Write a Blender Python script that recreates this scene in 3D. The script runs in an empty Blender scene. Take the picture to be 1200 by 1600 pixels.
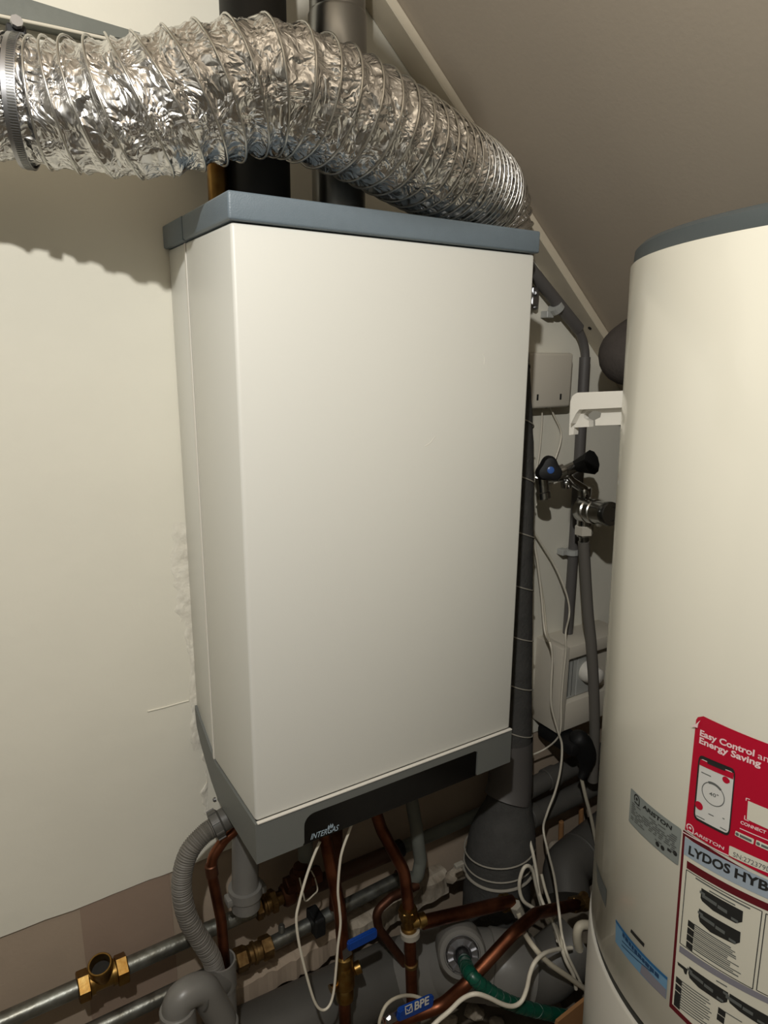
import bpy, bmesh, math, random
from mathutils import Vector, Matrix, noise

random.seed(4)
SC = bpy.context.scene
COL = SC.collection
PI = math.pi

# ------------------------------------------------------------------ camera
cam_data = bpy.data.cameras.new('camera')
cam_data.sensor_fit = 'VERTICAL'
cam_data.sensor_height = 36.0
cam_data.lens = 23.99850
cam_data.clip_start = 0.02
cam = bpy.data.objects.new('camera', cam_data)
_r, _u, _f = Vector((0.8479854635749349, -0.5299850844854859, 0.006038525359325297)), Vector((0.11517079158810556, 0.19537217363219891, 0.9739432234659263)), Vector((0.5173551413976398, 0.8251942341007615, -0.22671156493722527))
cam.matrix_world = Matrix(((_r.x, _u.x, -_f.x, (-0.2792, -1.0235, 1.2737)[0]), (_r.y, _u.y, -_f.y, (-0.2792, -1.0235, 1.2737)[1]), (_r.z, _u.z, -_f.z, (-0.2792, -1.0235, 1.2737)[2]), (0, 0, 0, 1)))
COL.objects.link(cam)
SC.camera = cam

# ------------------------------------------------------------------ world, lamp, exposure
world = bpy.data.worlds.new('world')
SC.world = world
world.use_nodes = True
world.node_tree.nodes['Background'].inputs[0].default_value = (0.9, 0.85, 0.75, 1)
world.node_tree.nodes['Background'].inputs[1].default_value = 0.02

lamp = bpy.data.lights.new('ceiling_bulb', 'POINT')
lamp.energy = 43
lamp.color = (1.0, 0.985, 0.935)
lamp.shadow_soft_size = 0.014
lamp_o = bpy.data.objects.new('ceiling_bulb', lamp)
lamp_o.location = (-0.42, -1.10, 1.80)
COL.objects.link(lamp_o)

SC.view_settings.view_transform = 'Standard'
SC.view_settings.look = 'None'
SC.view_settings.exposure = 0.0
SC.view_settings.gamma = 1.0
SC.view_settings.use_curve_mapping = False

# ------------------------------------------------------------------ materials
def lin(h):
    h = h.lstrip('#')
    out = []
    for i in (0, 2, 4):
        c = int(h[i:i + 2], 16) / 255
        out.append(c / 12.92 if c <= 0.04045 else ((c + 0.055) / 1.055) ** 2.4)
    return tuple(out)

def mat(name, hexc, rough=0.5, metal=0.0, bump=0.0, bscale=200.0, var=0.0, vscale=8.0, hex2=None, spec=0.5, coat=0.0, detail=4.0, rvar=0.0):
    m = bpy.data.materials.new(name)
    m.use_nodes = True
    nt = m.node_tree
    b = nt.nodes['Principled BSDF']
    c = lin(hexc)
    b.inputs['Base Color'].default_value = (*c, 1)
    b.inputs['Roughness'].default_value = rough
    b.inputs['Metallic'].default_value = metal
    b.inputs['Specular IOR Level'].default_value = spec
    b.inputs['Coat Weight'].default_value = coat
    b.inputs['Coat Roughness'].default_value = 0.08
    tc = nt.nodes.new('ShaderNodeTexCoord')
    if var > 0 or hex2:
        n = nt.nodes.new('ShaderNodeTexNoise')
        n.inputs['Scale'].default_value = vscale
        n.inputs['Detail'].default_value = 5
        nt.links.new(tc.outputs['Object'], n.inputs['Vector'])
        r = nt.nodes.new('ShaderNodeValToRGB')
        r.color_ramp.elements[0].position = 0.33
        r.color_ramp.elements[1].position = 0.67
        c2 = lin(hex2) if hex2 else tuple(v * (1 - var) for v in c)
        r.color_ramp.elements[0].color = (*c2, 1)
        r.color_ramp.elements[1].color = (*c, 1)
        nt.links.new(n.outputs['Fac'], r.inputs['Fac'])
        nt.links.new(r.outputs['Color'], b.inputs['Base Color'])
        if rvar:
            mp = nt.nodes.new('ShaderNodeMapRange')
            mp.inputs['To Min'].default_value = rough - rvar
            mp.inputs['To Max'].default_value = rough + rvar
            nt.links.new(n.outputs['Fac'], mp.inputs['Value'])
            nt.links.new(mp.outputs['Result'], b.inputs['Roughness'])
    if bump > 0:
        n2 = nt.nodes.new('ShaderNodeTexNoise')
        n2.inputs['Scale'].default_value = bscale
        n2.inputs['Detail'].default_value = detail
        nt.links.new(tc.outputs['Object'], n2.inputs['Vector'])
        bp = nt.nodes.new('ShaderNodeBump')
        bp.inputs['Strength'].default_value = bump
        bp.inputs['Distance'].default_value = 0.002
        nt.links.new(n2.outputs['Fac'], bp.inputs['Height'])
        nt.links.new(bp.outputs['Normal'], b.inputs['Normal'])
    return m

M = {}
M['wall'] = mat('cream_wall_paint', '#e3dfd1', 0.75, bump=0.30, bscale=38, var=0.05, vscale=5, spec=0.3)
M['bare'] = mat('bare_brown_plaster', '#ab9a88', 0.9, bump=0.25, bscale=120, var=0.10, vscale=7, spec=0.2)
M['bare_b'] = mat('bare_pink_plaster', '#9c8878', 0.9, bump=0.25, bscale=120, var=0.08, vscale=9, spec=0.2)
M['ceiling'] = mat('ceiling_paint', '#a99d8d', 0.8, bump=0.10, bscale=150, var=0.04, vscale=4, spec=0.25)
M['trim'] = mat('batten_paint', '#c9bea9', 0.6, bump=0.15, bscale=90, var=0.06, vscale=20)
M['floor'] = mat('concrete_floor', '#7d7466', 0.9, bump=0.6, bscale=50, hex2='#574e42', vscale=14)
M['roomwall'] = mat('room_wall_paint', '#7b7973', 0.9, var=0.03)
M['patch'] = mat('filler_plaster', '#e3dfd3', 0.9, bump=0.5, bscale=180, hex2='#d6d1c4', vscale=30, spec=0.2)
M['boiler'] = mat('boiler_white_enamel', '#dcdbd4', 0.42, bump=0.05, bscale=500, spec=0.4)
M['cap'] = mat('blue_grey_plastic', '#6e7a83', 0.38, bump=0.22, bscale=700, var=0.05, vscale=80, spec=0.5)
M['tray'] = mat('grey_plastic', '#6a6c69', 0.5, bump=0.15, bscale=700, spec=0.4)
M['gloss_black'] = mat('gloss_black_panel', '#090808', 0.22, spec=0.35)
M['black'] = mat('black_plastic', '#0e0e0f', 0.62, bump=0.1, bscale=300)
M['black_matt'] = mat('black_flue_plastic', '#0d0d0d', 0.6)
M['logo'] = mat('logo_print', '#9fb0bd', 0.5)
M['foil'] = None
M['steel'] = mat('brushed_steel', '#9a9a98', 0.30, metal=1.0, bump=0.05, bscale=40, var=0.10, vscale=12, rvar=0.08)
M['galv'] = mat('galvanised_steel', '#8e908b', 0.38, metal=0.85, bump=0.25, bscale=120, hex2='#6d6c64', vscale=40, rvar=0.1)
M['chrome'] = mat('chrome', '#c6c6c4', 0.22, metal=1.0)
M['zinc'] = mat('clamp_steel', '#a3a3a6', 0.38, metal=1.0)
M['copper'] = mat('copper_pipe', '#8f5a42', 0.40, metal=1.0, bump=0.1, bscale=60, hex2='#5c3627', vscale=22, rvar=0.1)
M['copper_dark'] = mat('tarnished_copper', '#6b4634', 0.5, metal=0.8, bump=0.15, bscale=80, hex2='#45291d', vscale=25)
M['copper_old'] = mat('old_copper', '#9b7d45', 0.35, metal=1.0, hex2='#74532c', vscale=25)
M['brass'] = mat('brass', '#9a7f4c', 0.34, metal=1.0, bump=0.1, bscale=90, hex2='#84602d', vscale=60)
M['brass_dark'] = mat('aged_brass', '#8a7048', 0.42, metal=0.9, bump=0.2, bscale=120, hex2='#5d4528', vscale=70)
M['pvc'] = mat('grey_pvc', '#75736f', 0.36, bump=0.06, bscale=120, var=0.10, vscale=14)
M['pvc_dark'] = mat('dark_grey_pvc', '#55534f', 0.5, bump=0.12, bscale=120, var=0.15, vscale=14)
M['pvc_pipe'] = mat('conduit_grey', '#595654', 0.5)
M['greypaint'] = mat('grey_painted_pipe', '#6d7069', 0.55, bump=0.2, bscale=80, var=0.12, vscale=30)
M['brownpaint'] = mat('brown_pipe', '#4a3020', 0.6, bump=0.2, bscale=80, var=0.2, vscale=30)
M['rubber'] = mat('grey_hose', '#68645e', 0.6, bump=0.1, bscale=200)
M['insul'] = mat('grey_insulation_cloth', '#4d4c4a', 0.9, bump=0.7, bscale=160, var=0.18, vscale=40, spec=0.2)
M['insul_dark'] = mat('dark_foam_insulation', '#544e4a', 0.85, bump=0.5, bscale=200, var=0.12, vscale=50, spec=0.2)
M['strap'] = mat('pale_strap', '#9c978c', 0.6)
M['cable'] = mat('white_cable', '#d9d2c2', 0.45)
M['cable_dim'] = mat('cream_cable', '#c3bba8', 0.5)
M['white'] = mat('white_plastic', '#dcd8cf', 0.35, spec=0.5)
M['offwhite'] = mat('cream_plastic', '#cbc4b6', 0.45)
M['socket'] = mat('socket_plastic', '#a9aaa6', 0.4)
M['hole'] = mat('dark_slot', '#1a1917', 0.8)
M['tank'] = mat('tank_white_enamel', '#d9d5c7', 0.20, spec=0.45, bump=0.03, bscale=14, coat=0.25)
M['tank_low'] = mat('tank_lower_cover', '#c4c0b6', 0.25, spec=0.5, bump=0.03, bscale=20)
M['tankcap'] = mat('tank_grey_cap', '#4b5152', 0.5, bump=0.1, bscale=500)
M['seam'] = mat('tank_seam_rubber', '#2c2d29', 0.6)
M['ivory'] = mat('label_paper', '#d0ccbd', 0.5)
M['red'] = mat('label_red', '#b00a2c', 0.4)
M['darkred'] = mat('label_dark_red', '#5c0c18', 0.5)
M['label_grey'] = mat('label_silver', '#8d9390', 0.45, metal=0.2)
M['label_lavender'] = mat('label_blue_grey', '#98a4b0', 0.5)
M['label_mauve'] = mat('label_mauve', '#7f7d86', 0.5)
M['label_blue'] = mat('label_blue', '#6b93b2', 0.45)
M['label_blue_dark'] = mat('label_dark_blue', '#27608f', 0.45)
M['ink'] = mat('print_ink', '#20201f', 0.6)
M['ink_soft'] = mat('print_ink_soft', '#5c5f5d', 0.6)
M['ink_blue'] = mat('print_ink_blue', '#1d3f63', 0.6)
M['pink'] = mat('print_pink_white', '#e6c9cb', 0.5)
M['screen'] = mat('printed_screen', '#cdccc8', 0.4)
M['blue'] = mat('blue_lever_grip', '#123f8f', 0.4, bump=0.1, bscale=200)
M['bluedot'] = mat('blue_tap_dot', '#3d63a8', 0.3)
M['green'] = mat('green_hose', '#084a39', 0.35)
M['green_dark'] = mat('green_hose_braid', '#07362c', 0.5)
M['card'] = mat('cardboard', '#9a6f45', 0.85, bump=0.2, bscale=200, var=0.1, vscale=30)
M['tape'] = mat('film_strip', '#b9b9b0', 0.15, spec=0.6)
M['plasterlump'] = mat('broken_plaster', '#b5ab9c', 0.95, bump=0.9, bscale=90, hex2='#857a6b', vscale=25, spec=0.2)

def foil_mat():
    m = bpy.data.materials.new('crumpled_foil')
    m.use_nodes = True
    nt = m.node_tree
    b = nt.nodes['Principled BSDF']
    b.inputs['Base Color'].default_value = (0.70, 0.69, 0.68, 1)
    b.inputs['Metallic'].default_value = 1.0
    b.inputs['Roughness'].default_value = 0.26
    tc = nt.nodes.new('ShaderNodeTexCoord')
    v = nt.nodes.new('ShaderNodeTexVoronoi')
    v.feature = 'DISTANCE_TO_EDGE'
    v.inputs['Scale'].default_value = 42
    n = nt.nodes.new('ShaderNodeTexNoise')
    n.inputs['Scale'].default_value = 27
    n.inputs['Detail'].default_value = 2.5
    n.inputs['Distortion'].default_value = 1.2
    mx = nt.nodes.new('ShaderNodeMix')
    mx.data_type = 'VECTOR'
    mx.inputs['Factor'].default_value = 0.06
    nt.links.new(tc.outputs['Object'], mx.inputs['A'])
    nt.links.new(n.outputs['Color'], mx.inputs['B'])
    nt.links.new(mx.outputs['Result'], v.inputs['Vector'])
    nt.links.new(tc.outputs['Object'], n.inputs['Vector'])
    ad = nt.nodes.new('ShaderNodeMath')
    ad.operation = 'MULTIPLY_ADD'
    nt.links.new(v.outputs['Distance'], ad.inputs[0])
    ad.inputs[1].default_value = 1.6
    nt.links.new(n.outputs['Fac'], ad.inputs[2])
    bp = nt.nodes.new('ShaderNodeBump')
    bp.inputs['Strength'].default_value = 0.6
    bp.inputs['Distance'].default_value = 0.006
    nt.links.new(ad.outputs[0], bp.inputs['Height'])
    nt.links.new(bp.outputs['Normal'], b.inputs['Normal'])
    return m
M['foil'] = foil_mat()
M['coil'] = mat('foil_covered_wire', '#c9c7c2', 0.30, metal=1.0)

# ------------------------------------------------------------------ object helpers
ORG = {}
def thing(name, label, cat, loc, group=None):
    o = bpy.data.objects.new(name, None)
    o.empty_display_size = 0.03
    o.location = loc
    COL.objects.link(o)
    o['label'] = label
    o['category'] = cat
    if group:
        o['group'] = group
    ORG[o.name] = Vector(loc)
    return o

def obj(name, bm, material, parent=None, label=None, cat=None, group=None, kind=None, smooth=False, angle=40):
    """Links a bmesh (world coordinates) as one mesh object, under a parent or at top level."""
    bmesh.ops.recalc_face_normals(bm, faces=bm.faces[:])
    if parent is not None:
        org = ORG[parent.name]
    else:
        xs = [v.co.x for v in bm.verts]; ys = [v.co.y for v in bm.verts]; zs = [v.co.z for v in bm.verts]
        org = Vector(((min(xs) + max(xs)) / 2, (min(ys) + max(ys)) / 2, min(zs)))
    bmesh.ops.translate(bm, verts=bm.verts[:], vec=-org)
    me = bpy.data.meshes.new(name)
    bm.to_mesh(me)
    bm.free()
    mats = material if isinstance(material, (list, tuple)) else [material]
    for m in mats:
        me.materials.append(M[m] if isinstance(m, str) else m)
    if smooth:
        me.polygons.foreach_set('use_smooth', [True] * len(me.polygons))
        me.set_sharp_from_angle(angle=math.radians(angle))
    o = bpy.data.objects.new(name, me)
    COL.objects.link(o)
    if parent is not None:
        o.parent = parent
        ORG[o.name] = org
        o.location = (0, 0, 0)
    else:
        o.location = org
        ORG[o.name] = org
    if label: o['label'] = label
    if cat: o['category'] = cat
    if group: o['group'] = group
    if kind: o['kind'] = kind
    return o

def box(bm, lo, hi, bevel=0.0, seg=2):
    r = bmesh.ops.create_cube(bm, size=1.0)
    vs = r['verts']
    for v in vs:
        v.co = Vector([(lo[i] + hi[i]) / 2 + v.co[i] * (hi[i] - lo[i]) for i in range(3)])
    if bevel > 0:
        es = list({e for v in vs for e in v.link_edges})
        bmesh.ops.bevel(bm, geom=es, offset=bevel, segments=seg, affect='EDGES', profile=0.5)
    return bm

def B():
    return bmesh.new()

def prism(bm, pts, off):
    """Extrudes a planar polygon (3-D points) by a vector."""
    off = Vector(off)
    a = [bm.verts.new(Vector(p)) for p in pts]
    b = [bm.verts.new(Vector(p) + off) for p in pts]
    bm.faces.new(a)
    bm.faces.new(b[::-1])
    n = len(pts)
    for i in range(n):
        bm.faces.new((a[i], b[i], b[(i + 1) % n], a[(i + 1) % n]))
    return bm

def spline(pts, n=8):
    """Catmull-Rom through the points."""
    p = [Vector(q) for q in pts]
    if len(p) < 3:
        return p
    p = [p[0] * 2 - p[1]] + p + [p[-1] * 2 - p[-2]]
    out = []
    for i in range(1, len(p) - 2):
        p0, p1, p2, p3 = p[i - 1:i + 3]
        for k in range(n):
            t = k / n
            out.append(0.5 * ((2 * p1) + (p2 - p0) * t + (2 * p0 - 5 * p1 + 4 * p2 - p3) * t * t + (3 * p1 - p0 - 3 * p2 + p3) * t ** 3))
    out.append(p[-2])
    return out

def fillet(pts, rad, n=7):
    """Polyline with rounded corners."""
    p = [Vector(q) for q in pts]
    out = [p[0]]
    for i in range(1, len(p) - 1):
        a, b, c = p[i - 1], p[i], p[i + 1]
        u, w = (a - b).normalized(), (c - b).normalized()
        ang = u.angle(w)
        if ang > PI - 0.02:
            out.append(b); continue
        t = min(rad / math.tan(ang / 2), (a - b).length * 0.49, (c - b).length * 0.49)
        s, e = b + u * t, b + w * t
        for k in range(n + 1):
            q = k / n
            out.append(s * (1 - q) ** 2 + b * 2 * q * (1 - q) + e * q * q)
    out.append(p[-1])
    return out

def frames(pts):
    n = len(pts)
    T = []
    for i in range(n):
        a, b = pts[max(i - 1, 0)], pts[min(i + 1, n - 1)]
        T.append((b - a).normalized())
    ref = Vector((0, 0, 1)) if abs(T[0].z) < 0.9 else Vector((0, 1, 0))
    N = (ref - T[0] * ref.dot(T[0])).normalized()
    F = []
    for i in range(n):
        N = (N - T[i] * N.dot(T[i])).normalized()
        F.append((T[i], N, T[i].cross(N)))
    return F

def tube(bm, pts, r, seg=14, cap=True):
    """Sweeps a circle along points; r is a radius or one per point."""
    pts = [Vector(p) for p in pts]
    rs = r if isinstance(r, (list, tuple)) else [r] * len(pts)
    F = frames(pts)
    prev = None
    first = None
    for p, (t, a, b), q in zip(pts, F, rs):
        ring = [bm.verts.new(p + (a * math.cos(2 * PI * k / seg) + b * math.sin(2 * PI * k / seg)) * q) for k in range(seg)]
        if prev:
            for k in range(seg):
                bm.faces.new((prev[k], prev[(k + 1) % seg], ring[(k + 1) % seg], ring[k]))
        else:
            first = ring
        prev = ring
    if cap:
        bm.faces.new(first[::-1])
        bm.faces.new(prev)
    return bm

def lathe(bm, p0, p1, prof, seg=24, rot=0.0):
    """Profile of (t along p0-p1 in metres, radius) turned about the axis p0-p1."""
    p0, p1 = Vector(p0), Vector(p1)
    ax = (p1 - p0).normalized()
    ref = Vector((0, 0, 1)) if abs(ax.z) < 0.9 else Vector((0, -1, 0))
    a = (ref - ax * ref.dot(ax)).normalized()
    b = ax.cross(a)
    prev = None
    for i, (t, r) in enumerate(prof):
        if r <= 1e-6:
            ring = [bm.verts.new(p0 + ax * t)]
        else:
            ring = [bm.verts.new(p0 + ax * t + (a * math.cos(2 * PI * k / seg + rot) + b * math.sin(2 * PI * k / seg + rot)) * r) for k in range(seg)]
        if prev:
            for k in range(seg):
                k2 = (k + 1) % seg
                if len(prev) == 1 and len(ring) > 1:
                    bm.faces.new((prev[0], ring[k2], ring[k]))
                elif len(ring) == 1 and len(prev) > 1:
                    bm.faces.new((prev[k], prev[k2], ring[0]))
                elif len(ring) > 1:
                    bm.faces.new((prev[k], prev[k2], ring[k2], ring[k]))
        prev = ring
        if i == 0 and len(ring) > 1:
            bm.faces.new(ring[::-1])
    if len(prev) > 1:
        bm.faces.new(prev)
    return bm

def cyl(bm, p0, p1, r, seg=24, ch=0.0015):
    L = (Vector(p1) - Vector(p0)).length
    c = min(ch, r * 0.4, L * 0.3)
    return lathe(bm, p0, p1, [(0, r - c), (c, r), (L - c, r), (L, r - c)], seg)

def hexnut(bm, p0, p1, r, rot=0.0):
    L = (Vector(p1) - Vector(p0)).length
    c = min(0.0015, L * 0.25)
    return lathe(bm, p0, p1, [(0, r * 0.9), (c, r), (L - c, r), (L, r * 0.9)], 6, rot)

def torus(bm, c, axis, R, r, seg=40, sec=8, half=None):
    c = Vector(c); ax = Vector(axis).normalized()
    ref = Vector((0, 0, 1)) if abs(ax.z) < 0.9 else Vector((0, -1, 0))
    a = (ref - ax * ref.dot(ax)).normalized(); b = ax.cross(a)
    rings = []
    for i in range(seg):
        d = a * math.cos(2 * PI * i / seg) + b * math.sin(2 * PI * i / seg)
        rings.append([bm.verts.new(c + d * (R + r * math.cos(2 * PI * k / sec)) + ax * r * math.sin(2 * PI * k / sec)) for k in range(sec)])
    for i in range(seg):
        p, q = rings[i], rings[(i + 1) % seg]
        for k in range(sec):
            bm.faces.new((p[k], p[(k + 1) % sec], q[(k + 1) % sec], q[k]))
    return bm

def lerp(a, b, t):
    return Vector(a) * (1 - t) + Vector(b) * t

def along(p0, p1, d):
    p0, p1 = Vector(p0), Vector(p1)
    return p0 + (p1 - p0).normalized() * d

_txt = {}
def text_mesh(s, bold=0.0, shear=0.0):
    """Flat lettering, x from 0 to 1, y in cap heights: (verts, faces)."""
    cu = bpy.data.curves.new('lettering', 'FONT')
    cu.body = s
    cu.offset = bold
    cu.shear = shear
    cu.resolution_u = 3
    o = bpy.data.objects.new('lettering', cu)
    me = o.to_mesh()
    vs = [(v.co.x, v.co.y) for v in me.vertices]
    fs = [tuple(p.vertices) for p in me.polygons]
    o.to_mesh_clear()
    bpy.data.objects.remove(o)
    bpy.data.curves.remove(cu)
    x0 = min(v[0] for v in vs); x1 = max(v[0] for v in vs)
    return [((x - x0) / (x1 - x0), y / 0.73) for x, y in vs], fs

def text_on(bm, s, bl, br, tl, lift, bold=0.0, shear=0.0, mapper=None):
    """Lettering laid on the parallelogram bl (baseline start), br (baseline end), tl (cap height above bl)."""
    vs, fs = text_mesh(s, bold, shear)
    bl, br, tl = Vector(bl), Vector(br), Vector(tl)
    nv = []
    for x, y in vs:
        p = bl + (br - bl) * x + (tl - bl) * y
        nv.append(bm.verts.new(mapper(p, lift) if mapper else p + lift))
    for f in fs:
        try:
            bm.faces.new([nv[i] for i in f])
        except ValueError:
            pass
    return bm

# ================================================================== the room
def ceil_z(x):
    return 1.817 - 0.9 * (x - 0.313)
XL, XR, YF, ZC = -0.9, 2.25, -2.4, 2.34
XK = 0.313 + (1.817 - ZC) / 0.9            # where the slope meets the flat ceiling

bm = B()
prism(bm, [(XL, 0.004, 0), (XR, 0.004, 0), (XR, 0.004, ceil_z(XR)), (XK, 0.004, ZC), (XL, 0.004, ZC)], (0, 0.12, 0))
wall_back = obj('wall_back', bm, 'bare', kind='structure')

# painted layer above the bare strip: its lower edge is a little uneven
bm = B()
xs = [XL + (XR - XL) * i / 160 for i in range(161)]
rnd = random.Random(7)
low = []
for x in xs:
    z = 0.418 + 0.0022 * noise.noise((x * 14, 0, 0)) + 0.0012 * noise.noise((x * 60, 3, 0))
    if -0.235 < x < -0.205:
        z -= 0.004 * (1 - abs(x + 0.22) / 0.015)
    low.append((x, 0.0, z))
prism(bm, low + [(XR, 0, ceil_z(XR) if ceil_z(XR) > 0.5 else 0.5), (XR - 0.4, 0, max(0.55, ceil_z(XR - 0.4))), (XK, 0, ZC), (XL, 0, ZC)], (0, 0.0045, 0))
obj('paint_layer', bm, 'wall', wall_back)
bm = B()
box(bm, (-0.2006, 0.0022, 0.0), (-0.06, 0.0045, 0.416))
obj('plaster_band', bm, 'bare_b', wall_back)

# rough filler along the boiler's edge: a ragged raised strip
def filler(z0, z1, x0, amp, seed, deep=0.004):
    bm = B()
    nx, nz = 22, int((z1 - z0) / 0.0035)
    grid = []
    for j in range(nz + 1):
        row = []
        z = z0 + (z1 - z0) * j / nz
        edge = x0 - amp * (0.55 + 0.9 * noise.noise((seed, 0, z * 16)) + 0.45 * noise.noise((seed, 5, z * 70)))
        endf = min(1.0, min(j, nz - j) / 6)
        for i in range(nx + 1):
            u = i / nx
            x = edge + (0.012 - edge) * u
            h = deep * min(1, u * 5) * endf * (0.55 + 0.9 * noise.noise((x * 60, seed, z * 45)) + 0.5 * noise.noise((x * 170, seed, z * 150)))
            row.append(bm.verts.new((x, -max(h, 0.0003) if 0 < u else 0.0006, z)))
        grid.append(row)
    for j in range(nz):
        for i in range(nx):
            bm.faces.new((grid[j][i], grid[j][i + 1], grid[j + 1][i + 1], grid[j + 1][i]))
    return bm
obj('filler_strip', filler(0.86, 1.02, -0.010, 0.016, 1.3, 0.0022), 'patch', wall_back, smooth=True, angle=70)
obj('filler_strip', filler(0.63, 0.86, -0.004, 0.007, 4.1, 0.0028), 'patch', wall_back, smooth=True, angle=70)
obj('filler_strip', filler(0.47, 0.64, 0.014, 0.026, 8.7, 0.0022), 'patch', wall_back, smooth=True, angle=70)
bm = B()
pts = [Vector((x, 0.0003 - 0.0012, 0.722 + 0.002 * noise.noise((x * 30, 1, 1)))) for x in [-0.075 + 0.065 * k / 12 for k in range(13)]]
tube(bm, pts, 0.0011, 6)
obj('paint_ridge', bm, 'wall', wall_back, smooth=True)

bm = B()
box(bm, (XL - 0.1, YF - 0.1, -0.1), (XR + 0.2, 0.12, 0.0))
obj('floor', bm, 'floor', kind='structure')
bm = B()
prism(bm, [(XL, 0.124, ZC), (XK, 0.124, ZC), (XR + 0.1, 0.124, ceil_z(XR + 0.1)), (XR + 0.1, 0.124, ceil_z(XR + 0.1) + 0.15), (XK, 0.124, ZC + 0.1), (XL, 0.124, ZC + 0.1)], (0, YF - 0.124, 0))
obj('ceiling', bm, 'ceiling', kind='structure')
bm = B()
box(bm, (XL - 0.1, YF, 0.0), (XL, 0.12, ZC))
obj('wall_left', bm, 'roomwall', kind='structure')
bm = B()
prism(bm, [(XL - 0.1, YF, 0), (XR, YF, 0), (XR, YF, ceil_z(XR)), (XK, YF, ZC), (XL - 0.1, YF, ZC)], (0, -0.1, 0))
obj('wall_front', bm, 'roomwall', kind='structure')

# batten in the corner of wall and sloping ceiling
tu, tn = Vector((0.743, 0, -0.669)), Vector((0.669, 0, 0.743))
tA = Vector((0.3134, 0.0000, 1.7940))
s0, s1 = tA - tu * 0.62, tA + tu * 1.35
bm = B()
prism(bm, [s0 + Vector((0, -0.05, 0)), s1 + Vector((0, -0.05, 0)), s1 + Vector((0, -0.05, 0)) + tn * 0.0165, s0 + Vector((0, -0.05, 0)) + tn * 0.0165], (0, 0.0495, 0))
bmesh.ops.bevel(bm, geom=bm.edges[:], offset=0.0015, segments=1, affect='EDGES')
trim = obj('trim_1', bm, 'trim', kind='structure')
bm = B()
q = tA + tu * 0.70 + Vector((0, -0.03, 0))
lathe(bm, q, q - tn * 0.001, [(0, 0.004), (0.001, 0.004)], 10)
obj('nail_head', bm, 'hole', trim)

# broken plaster ledge at the foot of the wall
bm = B()
def ledge_strip(bm, x0, x1, za, zb, d, seed, n=26, drop=0.05):
    rows = []
    for i in range(n + 1):
        x = x0 + (x1 - x0) * i / n
        z = za + (zb - za) * i / n
        j = lambda k: 0.007 * noise.noise((x * 28, k, seed)) + 0.004 * noise.noise((x * 90, k, seed + 9))
        rows.append([bm.verts.new(p) for p in ((x, 0.003, z + j(1)), (x, -d * 0.6, z + 0.002 + j(2)), (x, -d + j(3), z - 0.006 + j(4)), (x, -d + j(5), z - drop + j(6)), (x, 0.003, z - drop + j(7)))])
    for a, b in zip(rows, rows[1:]):
        for k in range(5):
            bm.faces.new((a[k], a[(k + 1) % 5], b[(k + 1) % 5], b[k]))
    bm.faces.new(rows[0]); bm.faces.new(rows[-1][::-1])
ledge_strip(bm, 0.272, 0.512, 0.160, 0.182, 0.034, 2.0)
obj('trim_2', bm, 'plasterlump', kind='structure')
bm = B()
ledge_strip(bm, 0.02, 0.266, 0.150, 0.158, 0.028, 6.0, drop=0.05)
obj('trim_3', bm, 'bare', kind='structure')

# ================================================================== boiler
boiler = thing('boiler', 'white wall-hung gas boiler with blue-grey top cap and grey bottom tray', 'boiler', (0.226, -0.13, 0.60))
bm = B()
box(bm, (0.0, -0.26, 0.661), (0.452, -0.0885, 1.4125), 0.0045, 3)
obj('front_cover', bm, 'boiler', boiler, smooth=True, angle=30)
bm = B()
box(bm, (0.0025, -0.0872, 0.661), (0.4495, -0.0007, 1.4125), 0.0015, 2)
obj('rear_casing', bm, 'boiler', boiler, smooth=True, angle=30)
bm = B()
box(bm, (-0.0012, -0.0915, 0.662), (0.0005, -0.0865, 1.411), 0.0005, 1)
obj('cover_flange', bm, 'white', boiler)
bm = B()
box(bm, (-0.004, -0.2655, 1.4135), (0.456, -0.0925, 1.4435), 0.0032, 3)
cap = obj('top_cap', bm, 'cap', boiler, smooth=True, angle=30)
bm = B()
box(bm, (-0.0045, -0.0918, 1.4135), (0.456, -0.001, 1.4435), 0.0022, 2)
obj('rear_top_cap', bm, 'cap', boiler, smooth=True, angle=30)
# tray front with its notch for the control panel
yf = -0.2625
def rc(cx, cz, r, a0, a1, n=6):
    return [(cx + r * math.cos(a0 + (a1 - a0) * k / n), yf, cz + r * math.sin(a0 + (a1 - a0) * k / n)) for k in range(n + 1)]
bm = B()
outline = [(-0.002, yf, 0.6595), (-0.002, yf, 0.598), (0.066, yf, 0.598)]
outline += [(0.069, yf, 0.602)] + rc(0.086, 0.628, 0.0165, PI, PI / 2) + rc(0.374, 0.6365, 0.008, PI / 2, 0) + [(0.382, yf, 0.598), (0.454, yf, 0.598), (0.454, yf, 0.6595)]
prism(bm, outline, (0, 0.004, 0))
obj('bottom_tray', bm, 'tray', boiler)
bm = B()
for x0 in (-0.002, 0.450):
    bm = B()
    side = [(x0, yf + 0.004, 0.6595), (x0, yf + 0.004, 0.598), (x0, -0.10, 0.597)]
    prism(bm, side + [(x0, -0.0935, 0.6595)], (0.004, 0, 0))
    obj('tray_side', bm, 'tray', boiler)
bm = B()
for x0 in (-0.001, 0.449):
    bm = B()
    rear = [(x0, -0.0925, 0.6595), (x0, -0.099, 0.597), (x0, -0.07, 0.612), (x0, -0.045, 0.632), (x0, -0.02, 0.655), (x0, -0.006, 0.675), (x0, -0.0015, 0.70), (x0, -0.0015, 0.712), (x0, -0.02, 0.70)]
    prism(bm, rear, (0.0035, 0, 0))
    obj('tray_rear_side', bm, 'tray', boiler)
bm = B()
box(bm, (0.003, -0.257, 0.6535), (0.449, -0.002, 0.6612))
obj('base_plate', bm, 'pvc_dark', boiler)
bm = B()
box(bm, (0.001, -0.2645, 0.6592), (0.453, -0.259, 0.6615), 0.0004, 1)
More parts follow.
